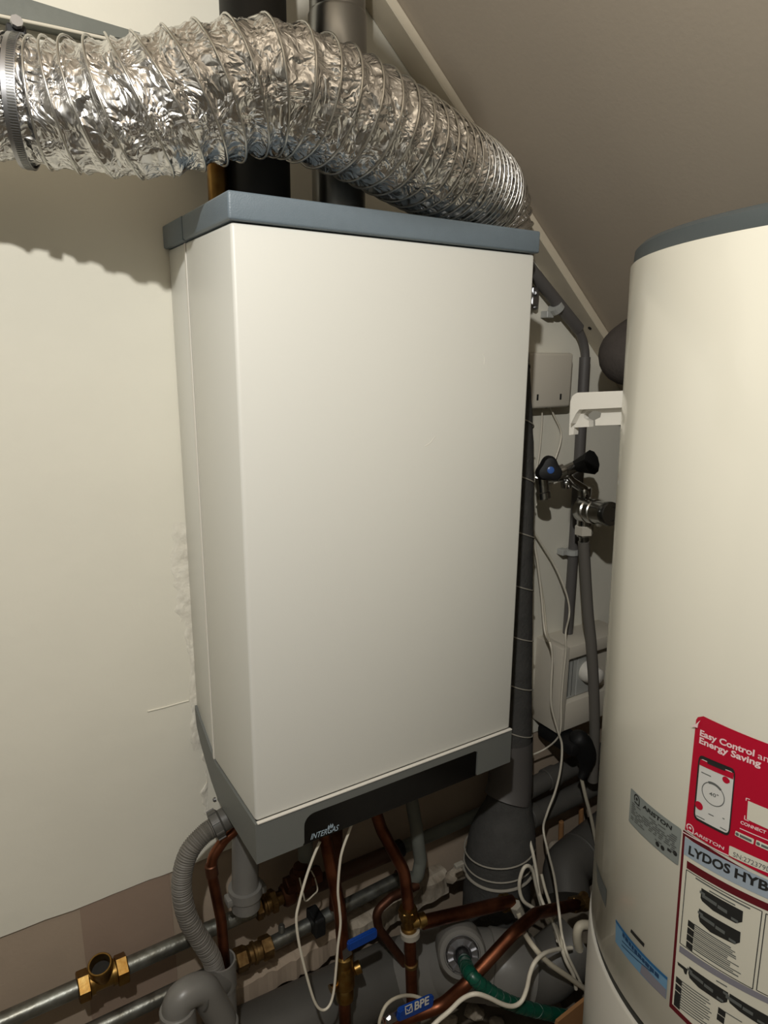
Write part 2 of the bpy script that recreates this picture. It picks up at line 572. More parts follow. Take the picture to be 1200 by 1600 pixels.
obj('cover_lip', bm, 'white', boiler)
for pts in ([(0.2654, -0.2600, 1.1493), (0.2739, -0.2600, 1.1532), (0.2814, -0.2600, 1.1608)], [(0.3617, -0.2600, 1.2743), (0.3655, -0.2600, 1.2673), (0.3648, -0.2600, 1.2593)]):
    obj('scuff_mark', tube(B(), spline(pts, 4), 0.00045, 5), 'white', boiler)
# control panel of black glass
bm = B()
yf = -0.2595
pan = [(0.069, yf, 0.596)] + rc(0.086, 0.628, 0.0160, PI, PI / 2) + rc(0.374, 0.6360, 0.0075, PI / 2, 0) + [(0.381, yf, 0.596)]
prism(bm, pan, (0, 0.02, 0))
panel = obj('control_panel', bm, 'gloss_black', boiler)
bm = B()
lf = Vector((0, -0.0004, 0))
text_on(bm, 'INTERGAS', (0.0798, -0.2597, 0.6006), (0.1251, -0.2597, 0.5983), (0.0805, -0.2597, 0.6098), lf, 0.01, 0.3)
obj('lettering', bm, 'logo', panel, kind='stuff')
bm = B()
ctr = Vector((0.1114, -0.2601, 0.6095))
for k in (-1, 0, 1):
    x = ctr.x + k * 0.0032
    f = [(x - 0.0012, ctr.y, ctr.z - 0.003), (x + 0.0012, ctr.y, ctr.z - 0.003), (x + 0.0021, ctr.y, ctr.z + 0.0005), (x + 0.0008, ctr.y, ctr.z + 0.0035 + 0.001 * (k == 0)), (x - 0.0002, ctr.y, ctr.z + 0.001)]
    prism(bm, f, (0, 0.0003, 0))
obj('flame_mark', bm, 'logo', panel)
bm = B()
p = Vector((-0.0040, -0.0980, 0.5976))
lathe(bm, p, p + Vector((-1, 0, 0)), [(0, 0.0035), (0.003, 0.0035), (0.0045, 0.002)], 10)
obj('screw', bm, 'zinc', boiler, smooth=True)

# ================================================================== foil duct
R0 = 0.0665
DP = [(-0.885, -0.105, 1.528), (-0.60, -0.11, 1.53), (-0.42, -0.145, 1.522), (-0.30, -0.158, 1.521), (-0.205, -0.168, 1.520), (-0.143, -0.190, 1.517), (-0.082, -0.224, 1.517), (-0.012, -0.247, 1.537),
      (0.05, -0.258, 1.552), (0.112, -0.256, 1.549), (0.175, -0.250, 1.539), (0.245, -0.236, 1.526), (0.33, -0.203, 1.518), (0.42, -0.150, 1.521), (0.485, -0.105, 1.516), (0.528, -0.088, 1.462), (0.540, -0.088, 1.38), (0.546, -0.088, 1.31)]
path = spline(DP, 24)
cum = [0.0]
for a, b in zip(path, path[1:]):
    cum.append(cum[-1] + (b - a).length)
L = cum[-1]
def at_s(s):
    s = min(max(s, 0), L - 1e-6)
    lo, hi = 0, len(cum) - 1
    while hi - lo > 1:
        m = (lo + hi) // 2
        if cum[m] <= s: lo = m
        else: hi = m
    t = (s - cum[lo]) / max(cum[lo + 1] - cum[lo], 1e-9)
    return path[lo].lerp(path[lo + 1], t)
# coil turns: closer together where the duct is bunched (behind the clamp and beyond the boiler)
s_clamp = min(range(len(path)), key=lambda i: (path[i] - Vector((-0.1817, -0.1650, 1.5227))).length)
s_clamp = cum[s_clamp]
def pitch_at(s):
    d = s - s_clamp
    if d < -0.01: return 0.05
    if d < 0.03: return 0.017
    if d < 0.36: return 0.0262
    return 0.0262 - 0.0085 * min(1, (d - 0.36) / 0.16)
phase = [0.0]; NS = 900
for i in range(NS):
    phase.append(phase[-1] + (L / NS) / pitch_at(L * (i + 0.5) / NS))
SEGA = 72
SS = [L * i / NS for i in range(NS + 1)]
cpts = [at_s(s) for s in SS]
FR = frames(cpts)
def rad_k(s):
    d = s - s_clamp
    k = 0.88 + 0.12 * min(1, max(0, (d - 0.015) / 0.11))
    if s > L - 0.20:
        k *= 1.0 - 0.40 * (s - (L - 0.20)) / 0.20
    return k
def tilt_at(s):
    d = s - s_clamp
    return 0.36 * max(0.0, min(1, d / 0.06)) * max(0.0, min(1, (0.30 - d) / 0.16))
def phase_at(s):
    f = min(max(s / L * NS, 0), NS - 1e-6)
    k = int(f)
    return phase[k] + (phase[k + 1] - phase[k]) * (f - k)
bm = B()
prev = None
for i, s in enumerate(SS):
    if s < 0.45 and i % 6:          # far outside the frame: fewer rings
        continue
    t, a, b = FR[i]
    ring = []
    endk = rad_k(s)
    for k in range(SEGA):
        th = 2 * PI * k / SEGA
        d = a * math.cos(th) + b * math.sin(th)
        ph = (phase_at(s + tilt_at(s) * d.z * R0) + k / SEGA) % 1.0
        sag = 0.0058 * math.sin(PI * ph) ** 0.8
        p0 = cpts[i] + d * R0
        cr = 0.0030 * noise.noise(p0 * 55) + 0.0019 * noise.noise(p0 * 170 + Vector((7, 0, 0))) + 0.0009 * noise.noise(p0 * 330)
        damp = min(1.0, math.sin(PI * ph) * 1.6)
        ring.append(bm.verts.new(cpts[i] + d * ((R0 - sag + cr * damp * 1.25) * endk)))
    if prev:
        for k in range(SEGA):
            bm.faces.new((prev[k], prev[(k + 1) % SEGA], ring[(k + 1) % SEGA], ring[k]))
    prev = ring
duct = thing('foil_duct', 'crumpled silver foil ventilation duct arching over the white boiler', 'duct', (0.05, -0.258, 1.48))
obj('foil_skin', bm, 'foil', duct, smooth=True, angle=75)
bm = B()
wp = []
turns = phase[-1]
i0 = next(i for i, s in enumerate(SS) if s > s_clamp - 0.06)
nstep = 40
j = i0
ph = phase[i0]
while ph < turns - 0.02:
    while j < NS - 1 and phase[j + 1] < ph: j += 1
    f = (ph - phase[j]) / max(phase[j + 1] - phase[j], 1e-9)
    c = cpts[j].lerp(cpts[j + 1], f)
    t, a, b = FR[j]
    th = -2 * PI * (ph % 1.0)
    s = SS[j] + f * L / NS
    endk = rad_k(s)
    dz = (a * math.cos(th) + b * math.sin(th)).z
    c = at_s(s - tilt_at(s) * dz * R0)
    wp.append(c + (a * math.cos(th) + b * math.sin(th)) * ((R0 + 0.0004) * endk))
    ph += 1 / nstep
tube(bm, wp, 0.0013, 6)
obj('wire_coil', bm, 'coil', duct, smooth=True, angle=80)

# worm clamp round the left end
ic = next(i for i, s in enumerate(SS) if s >= s_clamp)
cc, (ct, ca, cb) = cpts[ic], FR[ic]
RC = R0 * 0.88
clamp = thing('hose_clamp', 'stainless worm-drive band clamp tightened round the left end of the foil duct', 'clamp', cc)
bm = B()
lathe(bm, cc - ct * 0.006, cc + ct * 0.006, [(0, RC + 0.0005), (0, RC + 0.0020), (0.012, RC + 0.0020), (0.012, RC + 0.0005)], 64)
bmesh.ops.delete(bm, geom=[f for f in bm.faces if len(f.verts) > 4], context='FACES')
obj('band', bm, 'zinc', clamp, smooth=True)
bm = B()
for k in range(150):
    th = 2 * PI * k / 150
    d = ca * math.cos(th) + cb * math.sin(th)
    e = ca * -math.sin(th) + cb * math.cos(th)
    q = cc + ct * 0.0015 + d * (RC + 0.0021)
    prism(bm, [q - e * 0.0006 - ct * 0.0035, q + e * 0.0006 - ct * 0.0030, q + e * 0.0006 + ct * 0.0040, q - e * 0.0006 + ct * 0.0035], d * 0.0006)
obj('band_slots', bm, 'steel', clamp, kind='stuff')
q = cc + Vector((-0.004, 0, 1)) * (RC + 0.006)
bm = B()
box(bm, q - Vector((0.009, 0.007, 0.005)), q + Vector((0.009, 0.007, 0.005)), 0.002, 2)
obj('screw_housing', bm, 'black', clamp)
bm = B()
sa = q + Vector((-0.004, -0.010, 0.004)); sb = q + Vector((0.001, 0.014, 0.008))
lathe(bm, q + Vector((0, -0.006, 0.003)), q + Vector((0, -0.02, 0.006)), [(0, 0.0035), (0.004, 0.0035), (0.004, 0.0058), (0.009, 0.0058), (0.009, 0.003)], 8)
obj('clamp_screw', bm, 'zinc', clamp)

# ================================================================== flues and pipe above the boiler
flue = thing('black_flue', 'matt black plastic flue pipe rising from the boiler top behind the foil duct', 'flue', (0.0875, -0.13, 1.4435))
bm = B()
zt = ceil_z(0.0875 + 0.045)
lathe(bm, (0.0875, -0.13, 1.4437), (0.0875, -0.13, zt), [(0, 0.046), (0.018, 0.046), (0.020, 0.0405), (zt - 1.4437 - 0.003, 0.0405)], 40)
obj('flue_pipe', bm, 'black_matt', flue, smooth=True)
flue2 = thing('steel_flue', 'brushed steel flue pipe rising behind the foil duct, right of the black one', 'flue', (0.2045, -0.13, 1.4435))
bm = B()
zt = ceil_z(0.2045 + 0.04)
cyl(bm, (0.2045, -0.13, 1.4437), (0.2045, -0.13, zt - 0.003), 0.0365, 40)
fp = obj('flue_pipe', bm, 'steel', flue2, smooth=True)
bm = B()
lathe(bm, (0.2045, -0.13, 1.4437), (0.2045, -0.13, 1.47), [(0, 0.0385), (0.02, 0.0385), (0.022, 0.0366)], 40)
obj('flue_collar', bm, 'steel', flue2, smooth=True)
bm = B()
lathe(bm, (0.2045, -0.13, 1.62), (0.2045, -0.13, zt), [(0, 0.0366), (0.004, 0.0385), (0.08, 0.0385), (0.084, 0.0366)], 40)
obj('flue_collar', bm, 'steel', flue2, smooth=True)
riser = thing('copper_riser_pipe', 'short golden copper pipe rising from the boiler top beside the black flue', 'pipe', (0.0335, -0.13, 1.4435))
bm = B()
tube(bm, fillet([(0.0335, -0.13, 1.4437), (0.0335, -0.13, 1.56), (0.0335, -0.002, 1.56)], 0.035), 0.0130, 20)
obj('pipe', bm, 'copper_old', riser, smooth=True)
bm = B()
cyl(bm, (0.0335, -0.13, 1.4985), (0.0335, -0.13, 1.506), 0.0142, 20)
obj('red_band', bm, 'copper_dark', riser, label='dark red band')

# tapering grey strip at the top left, with a white cable under it
bm = B()
prism(bm, [(-0.2748, -0.0300, 1.6785), (-0.2786, -0.0300, 1.6489), (-0.1815, -0.0300, 1.6513), (-0.0779, -0.0300, 1.6532), (-0.0284, -0.0300, 1.6547), (-0.0221, -0.0300, 1.6668), (-0.1464, -0.0300, 1.6732)], (0, 0.0295, 0))
bmesh.ops.bevel(bm, geom=bm.edges[:], offset=0.002, segments=2, affect='EDGES')
strip = obj('grey_strip', bm, 'greypaint', label='tapering grey strip on the wall above the left end of the foil duct', cat='strip')
bm = B()
tube(bm, spline([(-0.2788, -0.0290, 1.6481), (-0.1817, -0.0290, 1.6494), (-0.1280, -0.0290, 1.6506), (-0.0779, -0.0290, 1.6511), (-0.0245, -0.0290, 1.6515)], 6), 0.0019, 8)
obj('edge_cable', bm, 'cable', strip, smooth=True)

# added unseen blocker above the frame, shaped to darken the middle of the duct
blocker_obj = thing('shadow_blocker', 'added unseen blocker that darkens the middle of the foil duct', 'blocker', (-0.165, -0.70, 1.668))
b_ = lathe(B(), (-0.165, -0.70, 1.668), (-0.165, -0.70, 2.0), [(0, 0.088), (0.012, 0.089), (0.05, 0.085), (0.085, 0.070), (0.110, 0.036), (0.122, 0.015), (0.145, 0.012)], 40)
obj('blocker_dome', b_, 'greypaint', blocker_obj, smooth=True)
b_ = tube(B(), [(-0.165, -0.70, 1.808), (-0.165, -0.70, ceil_z(-0.165) - 0.001)], 0.003, 8)
obj('blocker_cord', b_, 'black', blocker_obj, smooth=True)

# ================================================================== water tank
TB, TA, TE1, TE2 = Vector((0.639, -0.675, 0.94)), Vector((-0.004998615575201954, 0.022993631645928988, 0.9997231150403909)), Vector((-0.9321164590149519, -0.3621400943211069, 0.0036686398743106703)), Vector((0.36212417852962947, -0.931840031866431, 0.02324294162557606))
TR = 0.3
def tpt(p, lift=0.0):
    """Point on the tank's skin: p = (angle, height)."""
    return TB + TA * p[1] + (TE1 * math.cos(p[0]) + TE2 * math.sin(p[0])) * (TR + lift)
def tprof(bm, prof, seg=128):
    prev = None
    for h, r in prof:
        ring = [bm.verts.new(TB + TA * h + (TE1 * math.cos(2 * PI * k / seg) + TE2 * math.sin(2 * PI * k / seg)) * r) for k in range(seg)] if r > 1e-6 else [bm.verts.new(TB + TA * h)]
        if prev:
            for k in range(seg):
                k2 = (k + 1) % seg
                if len(ring) == 1: bm.faces.new((prev[k], prev[k2], ring[0]))
                elif len(prev) == 1: bm.faces.new((prev[0], ring[k2], ring[k]))
                else: bm.faces.new((prev[k], prev[k2], ring[k2], ring[k]))
        prev = ring
    return bm
tank = thing('water_heater', 'tall white cylindrical water heater with grey cap and red and white stickers', 'water heater', TB + TA * -0.93)
tprof(b := B(), [(-0.458, 0), (-0.458, TR - 0.001), (-0.4565, TR), (0.4435, TR), (0.4455, TR - 0.0015), (0.4455, 0)])
obj('tank_body', b, 'tank', tank, smooth=True)
tprof(b := B(), [(0.4456, 0), (0.4456, TR - 0.004), (0.448, TR - 0.003), (0.461, TR - 0.004), (0.466, TR - 0.009), (0.468, TR - 0.03), (0.469, 0)])
obj('top_cap', b, 'tankcap', tank, smooth=True)
tprof(b := B(), [(-0.4715, 0), (-0.4715, TR - 0.003), (-0.4582, TR - 0.003), (-0.4582, 0)])
obj('seam_band', b, 'seam', tank, smooth=True)
tprof(b := B(), [(-0.9385, 0), (-0.9385, TR - 0.03), (-0.925, TR - 0.008), (-0.90, TR + 0.001), (-0.4735, TR + 0.002), (-0.4717, TR + 0.0005), (-0.4717, 0)])
obj('lower_cover', b, 'tank_low', tank, smooth=True)

def patch(bm, tl, tr, br, bl, lift, n=10, m=3):
    g = []
    for j in range(m + 1):
        row = []
        for i in range(n + 1):
            u, v = i / n, j / m
            a = [tl[c] * (1 - u) + tr[c] * u for c in (0, 1)]
            d = [bl[c] * (1 - u) + br[c] * u for c in (0, 1)]
            row.append(bm.verts.new(tpt([a[c] * (1 - v) + d[c] * v for c in (0, 1)], lift)))
        g.append(row)
    for j in range(m):
        for i in range(n):
            bm.faces.new((g[j][i], g[j][i + 1], g[j + 1][i + 1], g[j + 1][i]))
    return bm
def poly(bm, pts, lift):
    c = [sum(p[k] for p in pts) / len(pts) for k in (0, 1)]
    q = []
    for a, d in zip(pts, list(pts[1:]) + [pts[0]]):
        n = max(1, int(abs(a[0] - d[0]) / 0.012) + int(abs(a[1] - d[1]) / 0.03))
        q += [[a[k] + (d[k] - a[k]) * i / n for k in (0, 1)] for i in range(n)]
    w = max(abs(p[0] - c[0]) for p in q)
    m = max(1, int(w / 0.012))
    pv = None
    for j in range(m):
        s = 1 - j / m
        vs = [bm.verts.new(tpt([c[k] + (p[k] - c[k]) * s for k in (0, 1)], lift)) for p in q]
        if pv:
            for i in range(len(q)):
                i2 = (i + 1) % len(q)
                bm.faces.new((pv[i], pv[i2], vs[i2], vs[i]))
        pv = vs
    cv = bm.verts.new(tpt(c, lift))
    for i in range(len(q)):
        bm.faces.new((cv, pv[i], pv[(i + 1) % len(q)]))
    return bm
def stroke(bm, a, b, w, lift, n=4):
    """A printed line of width w metres from a to b."""
    du, dv = (b[0] - a[0]) * TR, b[1] - a[1]
    l = math.hypot(du, dv) or 1
    ou, ov = -dv / l * w / 2 / TR, du / l * w / 2
    return patch(bm, (a[0] + ou, a[1] + ov), (b[0] + ou, b[1] + ov), (b[0] - ou, b[1] - ov), (a[0] - ou, a[1] - ov), lift, n, 1)
def ring2(bm, c, ri, ro, lift, a0=0.0, a1=2 * PI, n=28):
    pv = None
    for k in range(n + 1):
        a = a0 + (a1 - a0) * k / n
        q = [bm.verts.new(tpt((c[0] + math.cos(a) * r / TR, c[1] + math.sin(a) * r), lift)) for r in (ri, ro)]
        if pv: bm.faces.new((pv[0], q[0], q[1], pv[1]))
        pv = q
    return bm
def disc(bm, c, r, lift, n=18):
    return poly(bm, [(c[0] + math.cos(2 * PI * k / n) * r / TR, c[1] + math.sin(2 * PI * k / n) * r) for k in range(n)], lift)
def rquad(tl, tr, br, bl, k, n=4):
    """Quad outline with rounded corners, k = share of each side."""
    c = [tl, tr, br, bl]
    out = []
    for i in range(4):
        p, q, r = c[i - 1], c[i], c[(i + 1) % 4]
        s = [q[j] + (p[j] - q[j]) * k for j in (0, 1)]
        e = [q[j] + (r[j] - q[j]) * k for j in (0, 1)]
        for m in range(n + 1):
            t = m / n
            out.append([s[j] * (1 - t) ** 2 + q[j] * 2 * t * (1 - t) + e[j] * t * t for j in (0, 1)])
    return out
def ttext(bm, s, bl, br, tl, lift, bold=0.0):
    return text_on(bm, s, (*bl, 0), (*br, 0), (*tl, 0), lift, bold, 0.0, lambda p, l: tpt((p.x, p.y), l))
def house(bm, c, r, lift):
    """Small round-topped house emblem with a dot."""
    ring2(bm, c, r * 0.72, r, lift, -0.1 * PI, 1.25 * PI, 16)
    stroke(bm, (c[0] + r * 0.85 / TR, c[1]), (c[0] + r * 0.85 / TR, c[1] - r * 1.1), r * 0.28, lift, 1)
    stroke(bm, (c[0] - r * 0.7 / TR, c[1] - r * 0.98), (c[0] + r * 0.95 / TR, c[1] - r * 0.98), r * 0.28, lift, 1)
    disc(bm, c, r * 0.34, lift, 10)

E1, E2_, E3, E4, E5 = 0.0005, 0.0009, 0.0013, 0.0017, 0.0021
# --- white instruction sheet
sheet = obj('instruction_sticker', patch(B(), (-0.4632, -0.1666), (0.06, -0.172), (0.06, -0.405), (-0.4531, -0.3963), E1, 20, 4), 'darkred', tank, label='white instruction sticker with dark red border')
def S(name, bm, m, **k):
    return obj(name, bm, m, sheet, **k)
S('paper', patch(B(), (-0.4517, -0.1722), (0.055, -0.178), (0.055, -0.400), (-0.4405, -0.3890), E2_, 20, 4), 'ivory')
S('title_band', patch(B(), (-0.4515, -0.1729), (-0.1079, -0.1664), (-0.1011, -0.1868), (-0.4501, -0.1941), E3, 20, 1), 'label_lavender')
b = B()
ttext(b, 'LYDOS', (-0.4313, -0.1894), (-0.2784, -0.1825), (-0.4307, -0.1787), E4, 0.034)
ttext(b, 'HYBRID', (-0.2632, -0.1829), (-0.0681, -0.1773), (-0.2634, -0.1720), E4, 0.034)
S('title_lettering', b, 'ink', kind='stuff')
S('red_bar', patch(B(), (-0.4344, -0.1988), (-0.0994, -0.1916), (-0.0967, -0.1998), (-0.4334, -0.2078), E3, 14, 1), 'darkred')
b = B()
for a, c in (((-0.4333, -0.2098), (-0.1679, -0.2045)), ((-0.1679, -0.2045), (-0.1678, -0.2973)), ((-0.1678, -0.2973), (-0.4316, -0.3038)), ((-0.4316, -0.3038), (-0.4333, -0.2098)), ((-0.1561, -0.2049), (-0.1561, -0.2960)), ((-0.1561, -0.2960), (-0.0932, -0.2946)), ((-0.1561, -0.2049), (-0.0770, -0.2042))):
    stroke(b, a, c, 0.0009, E3, 8)
S('frame_lines', b, 'ink')
S('grey_bar', patch(B(), (-0.4315, -0.3067), (-0.0927, -0.2960), (-0.0903, -0.3032), (-0.4314, -0.3152), E3, 14, 1), 'label_mauve')
for pts in ([(-0.3698, -0.2187), (-0.2243, -0.2158), (-0.2229, -0.2284), (-0.2423, -0.2340), (-0.3214, -0.2359), (-0.3632, -0.2334), (-0.3697, -0.2309)],
            [(-0.3711, -0.2445), (-0.2244, -0.2409), (-0.2226, -0.2530), (-0.2385, -0.2587), (-0.3223, -0.2630), (-0.3637, -0.2599), (-0.3703, -0.2544)],
            [(-0.3852, -0.3226), (-0.2408, -0.3196), (-0.2410, -0.3317), (-0.2595, -0.3374), (-0.3436, -0.3395), (-0.3808, -0.3367), (-0.3870, -0.3319)],
            [(-0.2361, -0.3193), (-0.1067, -0.3179), (-0.1014, -0.3341), (-0.1994, -0.3329), (-0.2326, -0.3306), (-0.2371, -0.3273)]):
    d = S('panel_picture', poly(B(), pts, E3), 'ink')
    c = [sum(p[k] for p in pts) / len(pts) for k in (0, 1)]
    b = B()
    for du, dv, w, h in ((-0.035, 0.004, 0.016, 0.004), (0.012, 0.002, 0.010, 0.004), (0.055, -0.006, 0.007, 0.003), (-0.062, 0.010, 0.006, 0.003)):
        cu, cv = c[0] + du, c[1] + dv * 0.45
        patch(b, (cu - w / 2 / TR, cv + h / 2), (cu + w / 2 / TR, cv + h / 2), (cu + w / 2 / TR, cv - h / 2), (cu - w / 2 / TR, cv - h / 2), E4, 2, 1)
    S('picture_detail', b, 'ink_soft')
S('bracket_picture', poly(B(), [(-0.4342, -0.3293), (-0.3909, -0.3281), (-0.3933, -0.3358), (-0.4005, -0.3368), (-0.4018, -0.3326), (-0.4305, -0.3329)], E3), 'ink')
b = B()
def sq(c, s=0.0085):
    patch(b, (c[0], c[1]), (c[0] + s / TR, c[1]), (c[0] + s / TR, c[1] - s), (c[0], c[1] - s), E3, 1, 1)
for c in ((-0.4074, -0.2673), (-0.4071, -0.2765), (-0.4071, -0.2851), (-0.4063, -0.2942), (-0.4336, -0.3484), (-0.4331, -0.3581), (-0.4329, -0.3671), (-0.4336, -0.3742), (-0.4330, -0.3797), (-0.2678, -0.3446), (-0.2692, -0.3533)):
    sq(c, 0.0078)
S('number_boxes', b, 'ink', kind='stuff')
b = B()
rr = random.Random(3)
stroke(b, (-0.3952, -0.2119), (-0.2037, -0.2087), 0.0017, E3, 6)
stroke(b, (-0.3410, -0.2159), (-0.2504, -0.2141), 0.0014, E3, 4)
g1a, g1b = (-0.3827, -0.2675), (-0.2124, -0.2651)
g2a, g2b = (-0.3784, -0.2974), (-0.2077, -0.2931)
for i in range(13):
    t = i / 12
    a = [g1a[k] * (1 - t) + g2a[k] * t for k in (0, 1)]
    c = [g1b[k] * (1 - t) + g2b[k] * t for k in (0, 1)]
    e = rr.uniform(0.72, 1.0)
    stroke(b, a, [a[k] + (c[k] - a[k]) * e for k in (0, 1)], 0.0015 if i % 3 == 0 else 0.0011, E3, 5)
g1a, g1b = (-0.4104, -0.3490), (-0.2849, -0.3449)
g2a, g2b = (-0.4106, -0.3839), (-0.2837, -0.3791)
for i in range(11):
    t = i / 10
    a = [g1a[k] * (1 - t) + g2a[k] * t for k in (0, 1)]
    c = [g1b[k] * (1 - t) + g2b[k] * t for k in (0, 1)]
    e = rr.uniform(0.75, 1.0)
    stroke(b, a, [a[k] + (c[k] - a[k]) * e for k in (0, 1)], 0.0013, E3, 5)
stroke(b, (-0.2848, -0.3151), (-0.2467, -0.3138), 0.0014, E3, 3)
for i in range(4):
    stroke(b, (-0.2436, -0.3449), (-0.1875, -0.3437), 0.0012, E3, 3) if i == 0 else None
S('small_print', b, 'ink_soft', kind='stuff')
# --- red card above it
h1, h0 = (-0.3109, -0.0263)[1], (-0.3327, -0.1640)[1]
red = obj('advert_sticker', poly(B(), [(-0.452, h1 - 0.008), (-0.446, h1 - 0.004), (-0.425, h1), (-0.30, h1), (-0.15, h1), (0.02, h1), (0.06, h1 - 0.01), (0.06, h0), (-0.15, h0), (-0.30, h0), (-0.455, h0)], E2_), 'red', tank, label='bright red advertising sticker with a curled corner')
bmr = bmesh.new()
g = patch(bmr, (-0.425, h1), (0.05, h1), (0.05, h0), (-0.455, h0), E3, 24, 6)
obj('red_print', bmr, 'red', red)
def Rr(name, bm, m, **k):
    return obj(name, bm, m, red, **k)
Rr('curled_corner', poly(B(), [(-0.4623, -0.0425), (-0.4445, -0.0373), (-0.4290, -0.0306), (-0.4360, -0.0360), (-0.4370, -0.0405), (-0.4509, -0.0411)], E4 + 0.002), 'pink')
b = B()
ttext(b, 'Easy Control', (-0.4306, -0.0485), (-0.2445, -0.0441), (-0.4304, -0.0416), E4, 0.03)
ttext(b, 'and', (-0.2335, -0.0448), (-0.1819, -0.0450), (-0.2339, -0.0376), E4, 0.0)
ttext(b, 'Energy Saving', (-0.4303, -0.0569), (-0.2218, -0.0524), (-0.4301, -0.0499), E4, 0.03)
ttext(b, 'CONNECT', (-0.2630, -0.1211), (-0.1844, -0.1195), (-0.2627, -0.1176), E4, 0.03)
ttext(b, 'ARISTON', (-0.4164, -0.1622), (-0.3067, -0.1597), (-0.4150, -0.1584), E4, 0.02)
house(b, (-0.4334, -0.1583), 0.0046, E4)
stroke(b, (-0.4625, -0.1688), (-0.2880, -0.1629), 0.0012, E4, 6)
stroke(b, (-0.2633, -0.1266), (-0.1702, -0.1250), 0.0010, E4, 4)
for a, c in (((-0.2533, -0.0939), (-0.2542, -0.0912)), ((-0.2542, -0.0912), (-0.2421, -0.0907)), ((-0.2521, -0.1102), (-0.2517, -0.1144)), ((-0.2517, -0.1144), (-0.2384, -0.1143))):
    stroke(b, a, c, 0.0008, E4, 1)
Rr('lettering', b, 'pink', kind='stuff')
Rr('blank_square', patch(B(), (-0.2475, -0.0930), (-0.1623, -0.0922), (-0.1590, -0.1133), (-0.2449, -0.1133), E4, 4, 1), 'ivory')
Rr('serial_strip', poly(B(), rquad((-0.2897, -0.1509), (-0.0962, -0.1473), (-0.0926, -0.1580), (-0.2887, -0.1626), 0.08), E4), 'ivory')
b = B()
ttext(b, 'SN:272379D', (-0.2742, -0.1605), (-0.1556, -0.1575), (-0.2741, -0.1550), E5, 0.0)
Rr('serial_lettering', b, 'ink_soft', kind='stuff')
for q in (((-0.2753, -0.1314), (-0.2160, -0.1306), (-0.2170, -0.1368), (-0.2761, -0.1368)), ((-0.2098, -0.1301), (-0.1459, -0.1301), (-0.1459, -0.1358), (-0.2102, -0.1363))):
    bd = Rr('store_badge', poly(B(), rquad(*q, 0.1), E4), 'ivory')
    b = B()
    m1 = [(q[0][k] + q[3][k]) / 2 for k in (0, 1)]; m2 = [(q[1][k] + q[2][k]) / 2 for k in (0, 1)]
    disc(b, [m1[k] * 0.88 + m2[k] * 0.12 for k in (0, 1)], 0.0018, E5, 8)
    stroke(b, [m1[k] * 0.74 + m2[k] * 0.26 for k in (0, 1)], [m1[k] * 0.1 + m2[k] * 0.9 for k in (0, 1)], 0.0026, E5, 3)
    Rr('badge_print', b, 'ink_soft')
Rr('phone_picture', poly(B(), rquad((-0.4272, -0.0695), (-0.2957, -0.0661), (-0.2921, -0.1420), (-0.4257, -0.1448), 0.12), E4), 'ink')
Rr('phone_screen', poly(B(), rquad((-0.4200, -0.0728), (-0.2991, -0.0699), (-0.2961, -0.1391), (-0.4189, -0.1416), 0.10), E5), 'screen')
Rr('screen_header', patch(B(), (-0.4178, -0.0735), (-0.2993, -0.0706), (-0.2993, -0.0774), (-0.4206, -0.0803), E5 + 0.0003, 4, 1), 'red')
Rr('phone_notch', patch(B(), (-0.3935, -0.0696), (-0.3259, -0.0678), (-0.3273, -0.0721), (-0.3888, -0.0737), E5 + 0.0010, 3, 1), 'ink')
b = B()
dc = (-0.3611, -0.1047); dr = 0.0125
ring2(b, dc, dr * 0.93, dr, E5 + 0.0003)
ring2(b, dc, dr * 0.86, dr * 1.06, E5 + 0.0004, 0.28 * PI, 0.66 * PI, 10)
ttext(b, '40°', (-0.3743, -0.1077), (-0.3411, -0.1059), (-0.3747, -0.1036), E5 + 0.0003, 0.01)
for a, c in (((-0.4136, -0.1390), (-0.3814, -0.1380)), ((-0.3699, -0.1287), (-0.3512, -0.1282)), ((-0.3255, -0.1363), (-0.3032, -0.1363)), ((-0.3202, -0.1249), (-0.3135, -0.1248)), ((-0.4103, -0.0871), (-0.3742, -0.0863))):
    stroke(b, a, c, 0.0010, E5 + 0.0003, 2)
Rr('dial_print', b, 'ink_soft', kind='stuff')
Rr('round_button', disc(B(), (-0.4069, -0.1260), 0.0046, E5 + 0.0003, 14), 'red')
b = B()
disc(b, (-0.3230, -0.0819), 0.0036, E5 + 0.0003, 14)
stroke(b, (-0.3252, -0.0820), (-0.3100, -0.0816), 0.0034, E5 + 0.0002, 2)
Rr('toggle_button', b, 'red', kind='stuff')
# --- silver rating plate
plate = obj('rating_plate', poly(B(), rquad((-0.7527, -0.1709), (-0.4699, -0.1676), (-0.4704, -0.2139), (-0.7510, -0.2165), 0.05), E1), 'label_grey', tank, label='silver rating plate sticker')
bmp = B(); patch(bmp, (-0.7508, -0.1718), (-0.4710, -0.1686), (-0.4714, -0.2125), (-0.7497, -0.2149), E2_, 14, 3)
obj('plate_print', bmp, 'label_grey', plate)
b = B()
ttext(b, 'ARISTON', (-0.6651, -0.1796), (-0.5105, -0.1770), (-0.6634, -0.1743), E3, 0.035)
house(b, (-0.7041, -0.1766), 0.0058, E3)
for q in ((-0.5704, -0.2074), (-0.5442, -0.2067), (-0.4862, -0.2010)):
    disc(b, q, 0.0030, E3, 9)
stroke(b, (-0.5217, -0.2030), (-0.5035, -0.2027), 0.0035, E3, 2)
obj('plate_lettering', b, 'ink', plate, kind='stuff')
b = B()
